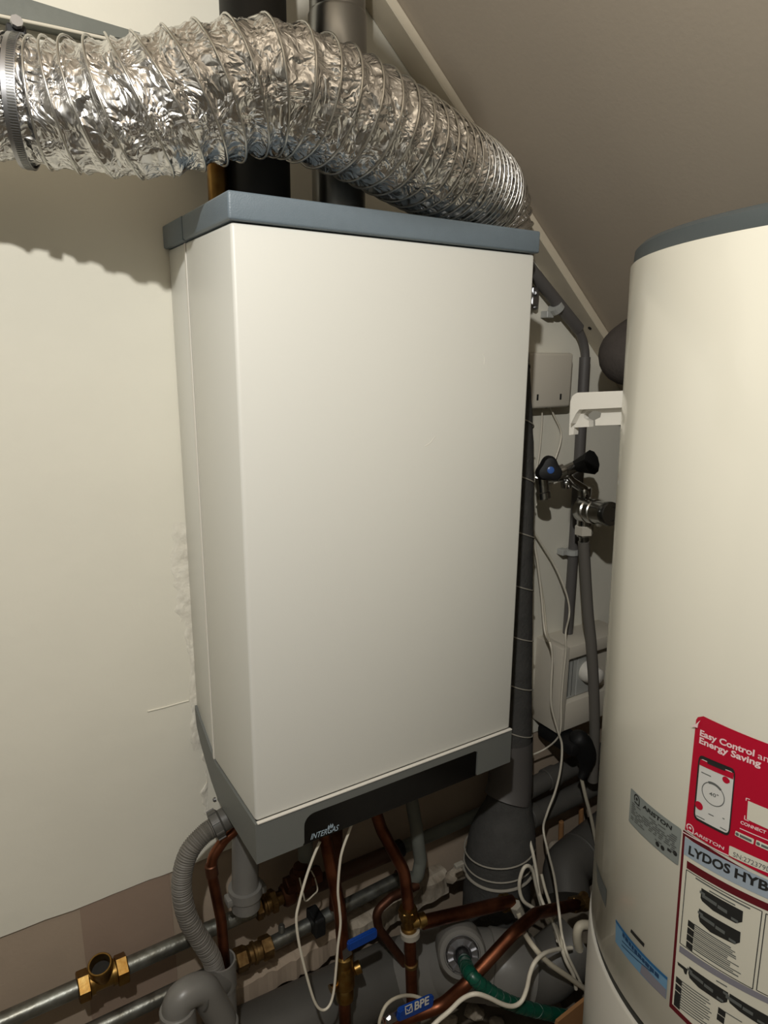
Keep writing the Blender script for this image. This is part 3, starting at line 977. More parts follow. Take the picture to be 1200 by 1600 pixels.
for i in range(9):
    t = i / 8
    a0 = [(-0.7389, -0.1867)[k] * (1 - t) + (-0.7398, -0.2079)[k] * t for k in (0, 1)]
    a1 = [(-0.4757, -0.1803)[k] * (1 - t) + (-0.4746, -0.2010)[k] * t for k in (0, 1)]
    u = 0.02
    while u < 0.95:
        w = rr.uniform(0.04, 0.16)
        e = min(u + w, 0.97)
        if rr.random() < 0.82:
            stroke(b, [a0[k] + (a1[k] - a0[k]) * u for k in (0, 1)], [a0[k] + (a1[k] - a0[k]) * e for k in (0, 1)], 0.0016, E3, 2)
        u = e + rr.uniform(0.01, 0.05)
obj('plate_small_print', b, 'ink_soft', plate, kind='stuff')
# --- dark strip and blue notice
obj('side_sticker', patch(B(), (-1.0892, -0.3565), (-0.9017, -0.3526), (-0.8989, -0.3796), (-1.0467, -0.3780), E1, 6, 2), 'ink_soft', tank, label='narrow dark grey sticker')
notice = obj('blue_notice', patch(B(), (-0.7944, -0.3685), (-0.4716, -0.3616), (-0.4698, -0.3913), (-0.7864, -0.4003), E1, 14, 3), 'label_blue', tank, label='pale blue notice sticker')
obj('notice_edge', patch(B(), (-0.7944, -0.3685), (-0.4716, -0.3616), (-0.4714, -0.3651), (-0.7934, -0.3721), E2_, 14, 1), 'label_blue_dark', notice)
obj('notice_grey', patch(B(), (-0.5999, -0.3784), (-0.4714, -0.3784), (-0.4698, -0.3913), (-0.6064, -0.3933), E2_, 8, 2), 'label_mauve', notice)
b = B()
a0, a1 = (-0.7325, -0.3733), (-0.4982, -0.3709)
u = 0.0
while u < 0.97:
    e = min(u + rr.uniform(0.05, 0.10), 1)
    stroke(b, [a0[k] + (a1[k] - a0[k]) * u for k in (0, 1)], [a0[k] + (a1[k] - a0[k]) * e for k in (0, 1)], 0.0055, E3, 2)
    u = e + 0.018
for off in (0.010, 0.016):
    stroke(b, [a0[0], a0[1] - off], [a1[0] - 0.05, a1[1] - off + 0.012], 0.0012, E3, 5)
obj('notice_lettering', b, 'ink_blue', notice, kind='stuff')
bt = obj('bar_mark', patch(B(), (-0.6815, -0.3516), (-0.5965, -0.3496), (-0.5984, -0.3551), (-0.6840, -0.3569), E1, 5, 1), 'ink', tank)
# --- mounting bracket behind the tank
br = [(0.5000, -0.3022, 1.1553), (0.5000, -0.3003, 1.2046), (0.5000, -0.3033, 1.2133), (0.5000, -0.3104, 1.2178), (0.5000, -0.4104, 1.2259), (0.5000, -0.4151, 1.1816), (0.5000, -0.3506, 1.1741), (0.5000, -0.3498, 1.1822), (0.5000, -0.3586, 1.1866), (0.5000, -0.3598, 1.1921), (0.5000, -0.3532, 1.1952), (0.5000, -0.3346, 1.1930), (0.5000, -0.3278, 1.1878), (0.5000, -0.3290, 1.1824), (0.5000, -0.3382, 1.1799), (0.5000, -0.3390, 1.1712), (0.5000, -0.3112, 1.1676), (0.5000, -0.3109, 1.1571)]
b = prism(B(), br, (0.010, 0, 0))
fl = [(0.4890, -0.3117, 1.2066), (0.4890, -0.3158, 1.2161), (0.4890, -0.3228, 1.2197), (0.4890, -0.4159, 1.2273), (0.4890, -0.4182, 1.2055), (0.4890, -0.3286, 1.1957), (0.4890, -0.3231, 1.1898), (0.4890, -0.3146, 1.1742)]
prism(b, fl, (0.012, 0, 0))
obj('mounting_bracket', b, 'white', tank, label='white plastic mounting bracket')

# ================================================================== wall beside the tank
# junction box
jb = thing('junction_box', 'small square cream junction box on the wall right of the boiler', 'junction box', (0.7691, -0.0010, 1.1673))
c0, c1 = Vector((0.6759, -0.0350, 1.2763)), Vector((0.7878, -0.0350, 1.1689))
b = box(B(), (c0.x - 0.006, -0.035, c1.z), (c1.x, -0.0005, c0.z), 0.006, 3)
obj('cover', b, 'offwhite', jb, smooth=True)
for q in ((0.6943, -0.0350, 1.1909), (0.7576, -0.0350, 1.1904)):
    q = Vector(q)
    b = B()
    box(b, q + Vector((-0.0025, -0.0006, -0.006)), q + Vector((0.0025, 0.0012, 0.006)), 0.0005, 1)
    obj('latch_slot', b, 'hole', jb)
b = B()
q = Vector((0.7305, -0.0350, 1.1735))
cyl(b, q + Vector((0, 0.012, 0.004)), q + Vector((0, 0.012, -0.006)), 0.004, 12)
obj('cable_gland', b, 'hole', jb)

def tubething(name, label, cat, segs, group=None):
    """One-mesh thing made of swept tubes: segs = [(points, radius, material)], further pieces as parts."""
    (pts, r, m) = segs[0]
    return obj(name, tube(B(), pts, r, 12), m, label=label, cat=cat, group=group, smooth=True, angle=60)

# grey conduit with two sleeves, bend and clips
cond = thing('cable_conduit', 'thin grey cable conduit running down the wall past the cream junction box', 'conduit', (0.8429, -0.0160, 1.0791))
b = tube(B(), [(0.6213, -0.0220, 1.4696), (0.6773, -0.0220, 1.4232), (0.8097, -0.0220, 1.3236)], 0.0122, 16)
obj('upper_sleeve', b, 'pvc_pipe', cond, smooth=True, angle=60)
b = tube(B(), spline([(0.7937, -0.0220, 1.3368), (0.8059, -0.0220, 1.3247), (0.8229, -0.0220, 1.3037), (0.8327, -0.0220, 1.2809), (0.8369, -0.0220, 1.2501)], 6), 0.0088, 16)
obj('bend', b, 'pvc_pipe', cond, smooth=True, angle=60)
b = tube(B(), fillet([(0.8341, -0.0220, 1.2681), (0.8381, -0.0220, 1.0801), (0.8407, -0.0220, 0.8973), (0.8417, -0.0220, 0.6575)], 0.05), 0.0112, 16)
obj('lower_sleeve', b, 'pvc_pipe', cond, smooth=True, angle=60)
for q, ax, nm in (((0.7433, -0.0220, 1.3620), (0.743, 0, -0.669), 'clip'), ((0.8373, -0.0220, 0.8513), (0.02, 0, -1), 'clip')):
    q = Vector(q); ax = Vector(ax).normalized()
    b = B()
    lathe(b, q - ax * 0.006, q + ax * 0.006, [(0, 0.0136), (0, 0.0150), (0.012, 0.0150), (0.012, 0.0136)], 16)
    sd = ax.cross(Vector((0, 1, 0))).normalized()
    if sd.x > 0: sd = -sd
    e = q + sd * 0.017
    box(b, (e.x - 0.009, -0.020, e.z - 0.0065), (e.x + 0.009, -0.0005, e.z + 0.0065), 0.0012, 1)
    obj('clip', b, 'socket', cond)

# surface box with sockets
hub = thing('socket_box', 'cream surface-mounted box with grey double socket on the wall beside the tank', 'socket box', (0.8841, -0.0400, 0.4123))
k0, k1 = Vector((0.7665, -0.0800, 0.6588)), Vector((0.7613, -0.0800, 0.4583))
xl, zt, zb = k0.x, k0.z, k1.z
b = B()
box(b, (xl + 0.0215, -0.0795, zt - 0.030), (xl + 0.20, -0.0005, zt), 0.002, 2)
box(b, (xl + 0.0215, -0.0795, zb), (xl + 0.20, -0.0005, zb + 0.066), 0.002, 2)
box(b, (xl, -0.08, zb), (xl + 0.022, -0.0005, zt), 0.002, 2)
box(b, (xl + 0.018, -0.060, zb + 0.06), (xl + 0.20, -0.0005, zt - 0.025), 0.001, 1)
obj('housing', b, 'offwhite', hub, smooth=True, angle=30)
b = box(B(), (xl + 0.021, -0.067, zb + 0.068), (xl + 0.062, -0.0590, zt - 0.036), 0.002, 2)
sk = obj('socket_module', b, 'socket', hub)
b = B()
for i in range(3):
    box(b, (xl + 0.026 + i * 0.011, -0.0675, zb + 0.074), (xl + 0.027 + i * 0.011, -0.0665, zt - 0.042))
obj('module_lines', b, 'hole', sk)
b = box(B(), (xl + 0.064, -0.067, zb + 0.068), (xl + 0.118, -0.0590, zt - 0.036), 0.002, 2)
obj('socket_module', b, 'socket', hub)
b = B()
q = Vector((xl + 0.094, -0.067, (zb + zt) / 2 + 0.022))
lathe(b, q, q + Vector((0, -1, 0)), [(0, 0.024), (0.012, 0.024), (0.018, 0.020), (0.036, 0.017), (0.040, 0.012)], 28)
plug = obj('wall_plug', b, 'white', label='round white plug pushed into the grey double socket', cat='plug', smooth=True)

# black plug with white lead hanging from a hidden socket
bp_ = thing('black_plug', 'angled black plug with a white lead hanging below the socket box', 'plug', (0.8070, -0.1100, 0.3771))
b = tube(B(), spline([(0.7885, -0.1100, 0.4621), (0.8084, -0.1120, 0.4412), (0.8263, -0.1140, 0.4047), (0.8255, -0.1140, 0.3729), (0.8167, -0.1130, 0.3496)], 6), [0.012, 0.017, 0.0195, 0.021, 0.022, 0.0225, 0.023, 0.0235, 0.0235, 0.023, 0.023, 0.0225, 0.022, 0.021, 0.019, 0.017, 0.0155, 0.014, 0.0125, 0.0115, 0.0105, 0.010, 0.0095, 0.009, 0.0085], 18)
obj('plug_body', b, 'black', bp_, smooth=True, angle=70)
b = box(B(), Vector((0.7811, -0.1100, 0.4365)) - Vector((0.012, 0.014, 0.016)), Vector((0.8111, -0.0900, 0.4319)) + Vector((0.012, 0.075, 0.018)), 0.008, 2)
obj('plug_face', b, 'black', bp_, smooth=True)
b = tube(B(), spline([(0.8164, -0.1130, 0.3530), (0.8308, -0.1180, 0.3002), (0.8513, -0.1200, 0.2436), (0.8739, -0.1200, 0.1749), (0.9075, -0.1200, 0.0724)], 6), 0.0042, 10)
obj('lead', b, 'cable_dim', bp_, smooth=True)

# tap group
tap = thing('tap_set', 'chrome wall valve with black triangular knob and black cone knob', 'tap', (0.7020, -0.0500, 1.0386))
b = B()
p0, p1 = (0.7524, 0.0000, 1.0265), (0.6667, -0.0850, 1.0470)
lathe(b, p0, p1, [(0, 0.026), (0.004, 0.026), (0.010, 0.018), (0.014, 0.013), (0.085, 0.013)], 24)
tube(b, [(0.6740, -0.0780, 1.0415), (0.6784, -0.0820, 1.0024)], [0.0125, 0.0115], 16)
cyl(b, (0.6777, -0.0810, 1.0125), (0.6795, -0.0830, 0.9974), 0.0135, 16)
obj('body', b, 'chrome', tap, smooth=True)
b = B()
p0, p1 = Vector((0.7123, -0.0780, 1.0394)), Vector((0.7603, -0.0900, 1.0589))
cyl(b, Vector((0.6775, -0.0780, 1.0412)), p0, 0.012, 20)
lathe(b, p0, p1, [(0, 0.0125), (0.006, 0.0155), (0.018, 0.0165), (0.020, 0.0125), ((p1 - p0).length, 0.0115)], 22)
hexnut(b, lerp(p0, p1, 0.15), lerp(p0, p1, 0.42), 0.0175)
obj('crossbar', b, 'chrome', tap, smooth=True)
b = B()
kc = Vector((0.6624, -0.1050, 1.0615)); kd = (Vector((-0.62, -1.0, 0.10))).normalized()
ref = Vector((0, 0, 1)); ka = (ref - kd * ref.dot(kd)).normalized(); kb = kd.cross(ka)
rows = []
for t, s in ((-0.022, 0.55), (-0.012, 0.80), (0.0, 1.0), (0.014, 1.0), (0.020, 0.86), (0.022, 0.6)):
    row = []
    for k in range(36):
        th = 2 * PI * k / 36
        r = (0.0225 + 0.0036 * math.cos(3 * th)) * s
        row.append(b.verts.new(kc + kd * t + (ka * math.cos(th) + kb * math.sin(th)) * r))
    rows.append(row)
for u, v in zip(rows, rows[1:]):
    for k in range(36):
        b.faces.new((u[k], u[(k + 1) % 36], v[(k + 1) % 36], v[k]))
b.faces.new(rows[0][::-1]); b.faces.new(rows[-1])
kn = obj('knob', b, 'black', tap, label='black triangular knob with a blue dot', smooth=True, angle=35)
b = lathe(B(), kc + kd * 0.0215, kc + kd * 0.03, [(0, 0.0066), (0.0012, 0.0066), (0.0022, 0.0045)], 20)
obj('dot', b, 'bluedot', kn, smooth=True)
b = cyl(B(), kc - kd * 0.05, kc - kd * 0.02, 0.008, 16)
obj('stem', b, 'chrome', tap, smooth=True)
b = B()
p0, p1 = Vector((0.7561, -0.0890, 1.0578)), Vector((0.7618, -0.1250, 1.0699))
L0 = (p1 - p0).length
lathe(b, p0, p1, [(0, 0.0125), (0.004, 0.0135), (L0 - 0.004, 0.0235), (L0 - 0.001, 0.0245), (L0, 0.022)], 10)
obj('cone_knob', b, 'black', tap, label='black ribbed cone knob', smooth=True, angle=25)
b = B()
tube(b, fillet([(0.7354, -0.0830, 1.0407), (0.7530, -0.0830, 1.0261), (0.7938, -0.0830, 1.0051), (0.7955, -0.0830, 0.9714)], 0.012), 0.0088, 14)
cyl(b, (0.7396, -0.0800, 1.0295), (0.7429, -0.0800, 1.0136), 0.0105, 14)
hexnut(b, (0.7925, -0.0830, 1.0092), (0.7935, -0.0830, 0.9904), 0.0145)
obj('swivel_arm', b, 'chrome', tap, smooth=True, angle=50)

# safety valve group with grey hose
sv = thing('safety_valve', 'stubby chrome inlet valve with round cap below the black cone knob', 'valve', (0.7950, -0.0830, 0.9580))
b = B()
cyl(b, (0.7938, -0.0830, 0.9877), (0.8004, -0.0830, 0.9055), 0.0145, 20)
p0, p1 = Vector((0.7883, -0.0800, 0.9636)), Vector((0.7694, -0.1700, 0.9747))
L0 = (p1 - p0).length
lathe(b, p0, p1, [(0, 0.020), (0.006, 0.0245), (0.030, 0.0245), (0.033, 0.021), (0.036, 0.0245), (L0 * 0.55, 0.0245), (L0 * 0.57, 0.0225), (L0 - 0.008, 0.0225)], 30)
obj('valve_body', b, 'chrome', sv, smooth=True, angle=40)
d = (p1 - p0).normalized()
b = lathe(B(), p1 - d * 0.008, p1, [(0, 0.0235), (0.010, 0.0235), (0.014, 0.021), (0.014, 0.014), (0.011, 0.013), (0.011, 0.0)], 30)
obj('end_cap', b, 'steel', sv, smooth=True, angle=40)
b = hexnut(B(), (0.7997, -0.0830, 0.9303), (0.8009, -0.0830, 0.9095), 0.0195)
obj('nut', b, 'offwhite', sv, label='cream plastic nut')
hose = thing('grey_supply_hose', 'grey flexible supply hose dropping from the chrome inlet valve beside the tank', 'hose', (0.8269, -0.1000, 0.6598))
b = tube(B(), spline([(0.8016, -0.0830, 0.8943), (0.8143, -0.0840, 0.8169), (0.8270, -0.0880, 0.7292), (0.8371, -0.0950, 0.6555), (0.8513, -0.1000, 0.5473), (0.8661, -0.1000, 0.4324), (0.8726, -0.1000, 0.3154)], 8), 0.0117, 16)
obj('hose', b, 'rubber', hose, smooth=True)
b = cyl(B(), (0.8006, -0.0830, 0.9110), (0.8053, -0.0830, 0.8771), 0.0098, 16)
obj('ferrule', b, 'steel', hose, smooth=True)

# dark insulated elbow where the batten meets the tank
el = thing('insulated_elbow', 'dark grey foam-insulated pipe elbow at the foot of the batten behind the tank', 'pipe', (0.7187, -0.2000, 1.2671))
q = Vector((0.7915, -0.1500, 1.2691))
b = tube(B(), fillet([q + tn * 0.055 + tu * 0.02, q, q + Vector((0.03, -0.27, 0.0))], 0.04, 10), 0.053, 24)
obj('elbow', b, 'insul_dark', el, smooth=True, angle=60)
b = torus(B(), q + Vector((0.006, -0.075, 0)), (0.1, -1, 0), 0.053, 0.006, 32, 8)
obj('collar', b, 'insul_dark', el, smooth=True)

# wires from the junction box and round the valve
WG = 'white wires on the wall beside the tank'
def wire(label, pts, r=0.0021, m='cable', n=7):
    return obj('wire', tube(B(), spline(pts, n), r, 8), m, label=label, cat='wire', group=WG, smooth=True, angle=80)
wire('white wire dropping straight from the left of the cream junction box', [(0.7306, -0.0120, 1.1719), (0.7348, -0.0100, 1.1445), (0.7364, -0.0080, 1.1051), (0.7338, -0.0080, 1.0695), (0.7243, -0.0100, 1.0265), (0.7064, -0.0200, 0.9694)], 0.0016)
wire('white wire curving from the right of the cream junction box behind the knob', [(0.7522, -0.0120, 1.1712), (0.7688, -0.0100, 1.1496), (0.7921, -0.0080, 1.1192), (0.7943, -0.0080, 1.0949), (0.7824, -0.0080, 1.0605), (0.7632, -0.0080, 1.0227), (0.7307, -0.0120, 0.9651)], 0.0019)
wire('white wire hanging close to the dark wrapped pipe down over the socket box corner', [(0.6966, -0.0300, 0.9724), (0.7060, -0.0300, 0.9172), (0.7261, -0.0300, 0.8448), (0.7380, -0.0350, 0.7730), (0.7386, -0.0500, 0.6980), (0.7214, -0.0850, 0.6844), (0.7269, -0.0880, 0.6496), (0.7289, -0.0880, 0.5830), (0.7347, -0.0880, 0.5364), (0.7553, -0.0920, 0.4741), (0.7672, -0.0950, 0.4377), (0.7627, -0.1000, 0.3868), (0.7515, -0.1000, 0.3350), (0.7302, -0.1000, 0.2868), (0.7215, -0.1000, 0.2497), (0.6966, -0.1400, 0.2310), (0.6317, -0.2200, 0.2558), (0.5534, -0.3050, 0.2866), (0.5438, -0.3250, 0.2524), (0.5377, -0.3450, 0.2314), (0.5600, -0.3500, 0.1816), (0.5896, -0.3500, 0.1215)], 0.0026)
wire('white wire slanting from the dark wrapped pipe across the grey conduit to the socket box', [(0.7096, -0.0200, 0.9254), (0.7421, -0.0200, 0.8849), (0.7800, -0.0240, 0.8346), (0.8032, -0.0360, 0.7831), (0.8191, -0.0400, 0.7370), (0.8164, -0.0450, 0.7093), (0.7662, -0.0840, 0.6999), (0.7662, -0.0880, 0.6547), (0.7639, -0.0880, 0.5959), (0.7636, -0.0880, 0.5357), (0.7651, -0.0900, 0.4747), (0.7681, -0.0750, 0.4394), (0.7605, -0.0500, 0.4062), (0.7189, -0.0450, 0.3997)], 0.0020)
wire('second white wire beside the first one along the dark wrapped pipe', [(0.7074, -0.0200, 0.9557), (0.7212, -0.0200, 0.8921), (0.7442, -0.0200, 0.8106), (0.7527, -0.0300, 0.7468), (0.7391, -0.0550, 0.6997), (0.7213, -0.0830, 0.6880)], 0.0020, 'cable_dim')

# small metal bracket on the wall just right of the boiler
b = B()
q0_, q1_ = Vector((0.6908, -0.0120, 1.3946)), Vector((0.6963, -0.0120, 1.3666))
box(b, q0_ + Vector((-0.012, -0.010, -0.030)), q0_ + Vector((0.006, 0.0115, 0.004)), 0.002, 1)
lathe(b, q0_ + Vector((-0.004, -0.008, -0.008)), q0_ + Vector((-0.004, -0.02, -0.008)), [(0, 0.006), (0.005, 0.006), (0.007, 0.003)], 6)
lathe(b, q1_ + Vector((0.0, 0.0, 0.006)), q1_ + Vector((0.0, 0.0, -0.010)), [(0, 0.006), (0.012, 0.006), (0.016, 0.003)], 10)
obj('metal_bracket', b, 'zinc', label='small bright metal bracket on the wall at the upper right edge of the boiler', cat='bracket', smooth=True, angle=30)

# ================================================================== dark wrapped pipe right of the boiler
stack = thing('wrapped_pipe', 'dark grey cloth-wrapped vertical pipe beside the boiler, flaring into a strapped boot', 'pipe', (0.60, -0.10, 0.0))
wt = [Vector(p) for p in [(0.5605, -0.0980, 1.4049), (0.5848, -0.0980, 0.9859), (0.6039, -0.0980, 0.5861), (0.6058, -0.1000, 0.3889)]]
wt = [Vector((0.549, -0.090, 1.308))] + [Vector((0.572, -0.098, 1.10)), Vector((0.592, -0.098, 0.80)), Vector((0.612, -0.098, 0.50)), Vector((0.617, -0.098, 0.39))]
pts = spline(wt, 16)
rs = [0.0415 + 0.0012 * noise.noise((p.z * 40, 3, 0)) for p in pts]
obj('wrapped_tube', tube(B(), pts, rs, 28), 'insul', stack, smooth=True, angle=70)
b = B()
cw = []
n = 620
for i in range(n):
    f = i / (n - 1) * (len(pts) - 1)
    k = min(int(f), len(pts) - 2)
    c = pts[k].lerp(pts[k + 1], f - k)
    th = -2 * PI * (c.z - 0.4) / 0.105
    cw.append(c + Vector((math.cos(th), math.sin(th), 0.0)) * 0.0428)
tube(b, cw, 0.0013, 6)
obj('binding_wire', b, 'strap', stack, smooth=True)
# loose cloth cuff at the foot of the tube
b = tube(B(), [pts[-1] + Vector((-0.012, -0.004, -0.018)), pts[-1] + Vector((-0.004, -0.001, 0.0)), pts[-1] + Vector((-0.001, 0, 0.03)), pts[-1] + Vector((-0.003, 0, 0.07)), pts[-1] + Vector((-0.004, 0, 0.12))], [0.0475, 0.0465, 0.0452, 0.0442, 0.0428], 28, cap=False)
obj('cloth_cuff', b, 'pvc_pipe', stack, smooth=True)
# boot: wide sleeve
bp0 = [Vector((0.616, -0.10, 0.40)), Vector((0.612, -0.10, 0.345)), Vector((0.602, -0.10, 0.285)), Vector((0.594, -0.10, 0.235)), Vector((0.591, -0.10, 0.16)), Vector((0.590, -0.10, 0.002))]
bpts = spline(bp0, 8)
def brad(z):
    if z > 0.26: 
        t = min(1, (0.40 - z) / 0.14)
        return 0.042 + 0.029 * (t * t * (3 - 2 * t))
    return 0.071
obj('boot', tube(B(), bpts, [brad(p.z) + 0.0015 * noise.noise((p.z * 30, 0, 5)) for p in bpts], 36), 'insul', stack, smooth=True, angle=60)
for z, tl, w in ((0.262, 0.10, 0.0017), (0.232, 0.06, 0.0017), (0.213, 0.05, 0.0032)):
    b = torus(B(), (0.5925, -0.10, z), (-0.06, tl * 1.2, 1), 0.0735, w, 48, 8)
    obj('strap', b, 'strap', stack, smooth=True)
b = box(B(), Vector((0.4582, -0.1300, 0.2949)) - Vector((0.008, 0.005, 0.004)), Vector((0.4582, -0.1300, 0.2949)) + Vector((0.012, 0.005, 0.004)), 0.0015, 2)
obj('strap_buckle', b, 'strap', stack)

# ================================================================== pipes along the wall
def pipe_thing(name, label, cat, pts, r, m, rad=0.04, seg=18, group=None, n=7):
    t = thing(name, label, cat, Vector(pts[0]) * 0.5 + Vector(pts[-1]) * 0.5, group)
    obj('pipe', tube(B(), fillet(pts, rad, n), r, seg), m, t, smooth=True, angle=60)
    return t

def coupling(parent, a, c, r, m, ends=True, name='coupling'):
    """Compression coupling: hex nut, ribbed body, hex nut."""
    a, c = Vector(a), Vector(c)
    L = (c - a).length
    b = B()
    lathe(b, a, c, [(0, r * 0.80), (L * 0.28, r * 0.80), (L * 0.30, r * 0.92), (L * 0.36, r * 0.80), (L * 0.46, r * 0.80), (L * 0.48, r * 0.95), (L * 0.54, r * 0.95), (L * 0.56, r * 0.80), (L, r * 0.80)], 20)
    hexnut(b, a, lerp(a, c, 0.30), r, 0.3)
    hexnut(b, lerp(a, c, 0.70), c, r, 0.1)
    return obj(name, b, m, parent, smooth=True, angle=30)

# upper galvanised pipe (runs the whole way along the wall)
ZU, ZL = 0.320, 0.236
gp = thing('steel_pipe', 'upper galvanised steel pipe along the wall, fitted with an open brass tee', 'pipe', (-0.2, -0.05, ZU - 0.0135))
b = tube(B(), [(XL + 0.002, -0.05, ZU - 0.004), (0.072, -0.05, ZU + 0.001)], 0.0132, 20)
obj('pipe', b, 'galv', gp, smooth=True, angle=60)
ta, tb = Vector((-0.2202, -0.0500, 0.3084)), Vector((-0.1462, -0.0500, 0.3099))
ta.z = tb.z = ZU - 0.001
b = B()
LT = (tb - ta).length
lathe(b, ta, tb, [(0, 0.0165), (LT * .08, 0.0165), (LT, 0.0165)], 20)
hexnut(b, ta, lerp(ta, tb, 0.24), 0.0225, 0.25)
hexnut(b, lerp(ta, tb, 0.76), tb, 0.0225, 0.1)
lathe(b, lerp(ta, tb, 0.24), lerp(ta, tb, 0.32), [(0, 0.0195), (LT * .08, 0.0195)], 20)
lathe(b, lerp(ta, tb, 0.68), lerp(ta, tb, 0.76), [(0, 0.0195), (LT * .08, 0.0195)], 20)
tm = lerp(ta, tb, 0.5)
up = Vector((-0.10, -0.30, 1)).normalized()
lathe(b, tm, tm + up * 0.04, [(0, 0.0155), (0.022, 0.0155), (0.024, 0.0182), (0.037, 0.0182), (0.0385, 0.0170), (0.0385, 0.0150), (0.020, 0.0142), (0.020, 0.0)], 30)
obj('open_tee', b, 'brass', gp, label='open-ended brass compression tee', smooth=True, angle=30)
b = lathe(B(), tm + up * 0.0205, tm + up * 0.03, [(0, 0.0140), (0.0008, 0.0138)], 26)
obj('dark_bore', b, 'hole', gp)
a0 = Vector((0.068, -0.05, ZU + 0.001))
coupling(gp, a0, a0 + Vector((0.040, 0, 0.001)), 0.0205, 'brass_dark')
b = tube(B(), fillet([a0 + Vector((0.038, 0, 0)), a0 + Vector((0.100, 0, 0.002)), a0 + Vector((0.100, 0, 0.335))], 0.022), 0.0125, 16)
obj('branch_up', b, 'brass_dark', gp, smooth=True, angle=60)
b = lathe(B(), a0 + Vector((0.052, 0, 0.001)), a0 + Vector((0.075, 0, 0.002)), [(0, 0.017), (0.004, 0.020), (0.018, 0.020), (0.023, 0.016)], 18)
obj('valve_body', b, 'copper_dark', gp, smooth=True)
b = tube(B(), [a0 + Vector((0.100, 0, 0.04)), a0 + Vector((0.100, 0, 0.335))], 0.0135, 16)
obj('riser_sleeve', b, 'greypaint', gp, smooth=True)

gl = thing('steel_pipe', 'lower galvanised steel pipe along the wall, joined by an aged brass coupling', 'pipe', (0.0, -0.055, ZL - 0.012))
YL = -0.055
la, lb, lc = Vector((-0.1822, -0.0550, 0.2357)), Vector((0.0654, -0.0550, 0.2368)), Vector((0.3758, -0.0550, 0.2502))
b = tube(B(), [la + (la - lb) * 3.2, la, lb], 0.0125, 18)
obj('pipe', b, 'galv', gl, smooth=True, angle=60)
b = tube(B(), [lb, lc], 0.0125, 18)
obj('pipe', b, 'galv', gl, smooth=True, angle=60)
b = lathe(B(), lc - (lc - lb).normalized() * 0.01, lc + (lc - lb).normalized() * 0.012, [(0, 0.0150), (0.002, 0.0165), (0.018, 0.0165), (0.022, 0.013)], 18)
obj('end_collar', b, 'copper_dark', gl, smooth=True)
coupling(gl, (0.0263, -0.0550, 0.2363), (0.0946, -0.0550, 0.2362), 0.0205, 'brass_dark')
for px in ((0.1152, -0.0550, 0.2587),):
    q = Vector(px)
    b = lathe(B(), q + Vector((0, 0, -0.005)), q + Vector((0, 0, 0.015)), [(0, 0.006), (0.012, 0.006), (0.015, 0.004)], 10)
    obj('bleed_screw', b, 'galv', gl, smooth=True)
b = B()
q = Vector((0.1723, -0.0550, 0.2377)); ax = (lc - lb).normalized()
lathe(b, q, q + ax * 0.02, [(0, 0.0155), (0.02, 0.0155)], 16)
box(b, q + Vector((-0.004, -0.030, -0.006)), q + Vector((0.018, 0.012, 0.032)), 0.004, 2)
obj('sensor_clip', b, 'black', gl, label='black sensor clip')

# small manifold valve with pale wire behind the white loop
mv = thing('drain_valve', 'dark aged brass valve on the wall behind the hanging white wire loop', 'valve', (0.1527, -0.0600, 0.3361))
b = B()
q = Vector((0.1521, -0.0620, 0.3514))
lathe(b, q + Vector((0, 0, -0.02)), q + Vector((0, 0, 0.03)), [(0, 0.012), (0.01, 0.012), (0.012, 0.020), (0.036, 0.020), (0.038, 0.013), (0.05, 0.013)], 16)
hexnut(b, q + Vector((-0.03, 0, 0)), q + Vector((-0.012, 0, 0)), 0.016)
hexnut(b, q + Vector((0.012, 0, -0.002)), q + Vector((0.038, 0, -0.002)), 0.016)
obj('body', b, 'copper_dark', mv, smooth=True, angle=30)
b = tube(B(), spline([(0.1350, -0.0950, 0.3880), (0.1406, -0.0970, 0.3529), (0.1484, -0.0900, 0.3304), (0.1659, -0.0850, 0.3315), (0.1761, -0.0800, 0.3336), (0.1738, -0.0750, 0.3552), (0.1689, -0.0700, 0.3698)], 6), 0.0014, 8)
obj('pale_wire', b, 'cable_dim', mv, smooth=True)

# brown and grey painted pipe higher on the wall
hp = thing('painted_wall_pipe', 'dark brown painted pipe along the wall under the boiler', 'pipe', (0.3760, -0.0350, 0.2957))
b = tube(B(), [(0.1637, -0.0350, 0.3021), (0.3837, -0.0350, 0.2984)], 0.0150, 16)
obj('brown_length', b, 'brownpaint', hp, smooth=True)
b = tube(B(), [(0.3760, -0.0350, 0.2987), (0.6287, -0.0350, 0.2980)], 0.0125, 16)
obj('grey_length', b, 'greypaint', hp, smooth=True, label='grey painted length')
b = cyl(B(), (0.3637, -0.0350, 0.2995), (0.3883, -0.0350, 0.2994), 0.0170, 16)
obj('pipe_clip', b, 'black', hp)
pipe_thing('grey_riser', 'grey painted hooked pipe dropping from the boiler underside', 'pipe',
           [(0.3598, -0.1000, 0.4840), (0.3761, -0.1000, 0.3979), (0.3883, -0.1000, 0.3144), (0.3815, -0.1000, 0.2782), (0.3715, -0.0750, 0.2641)], 0.0125, 'greypaint', 0.02)

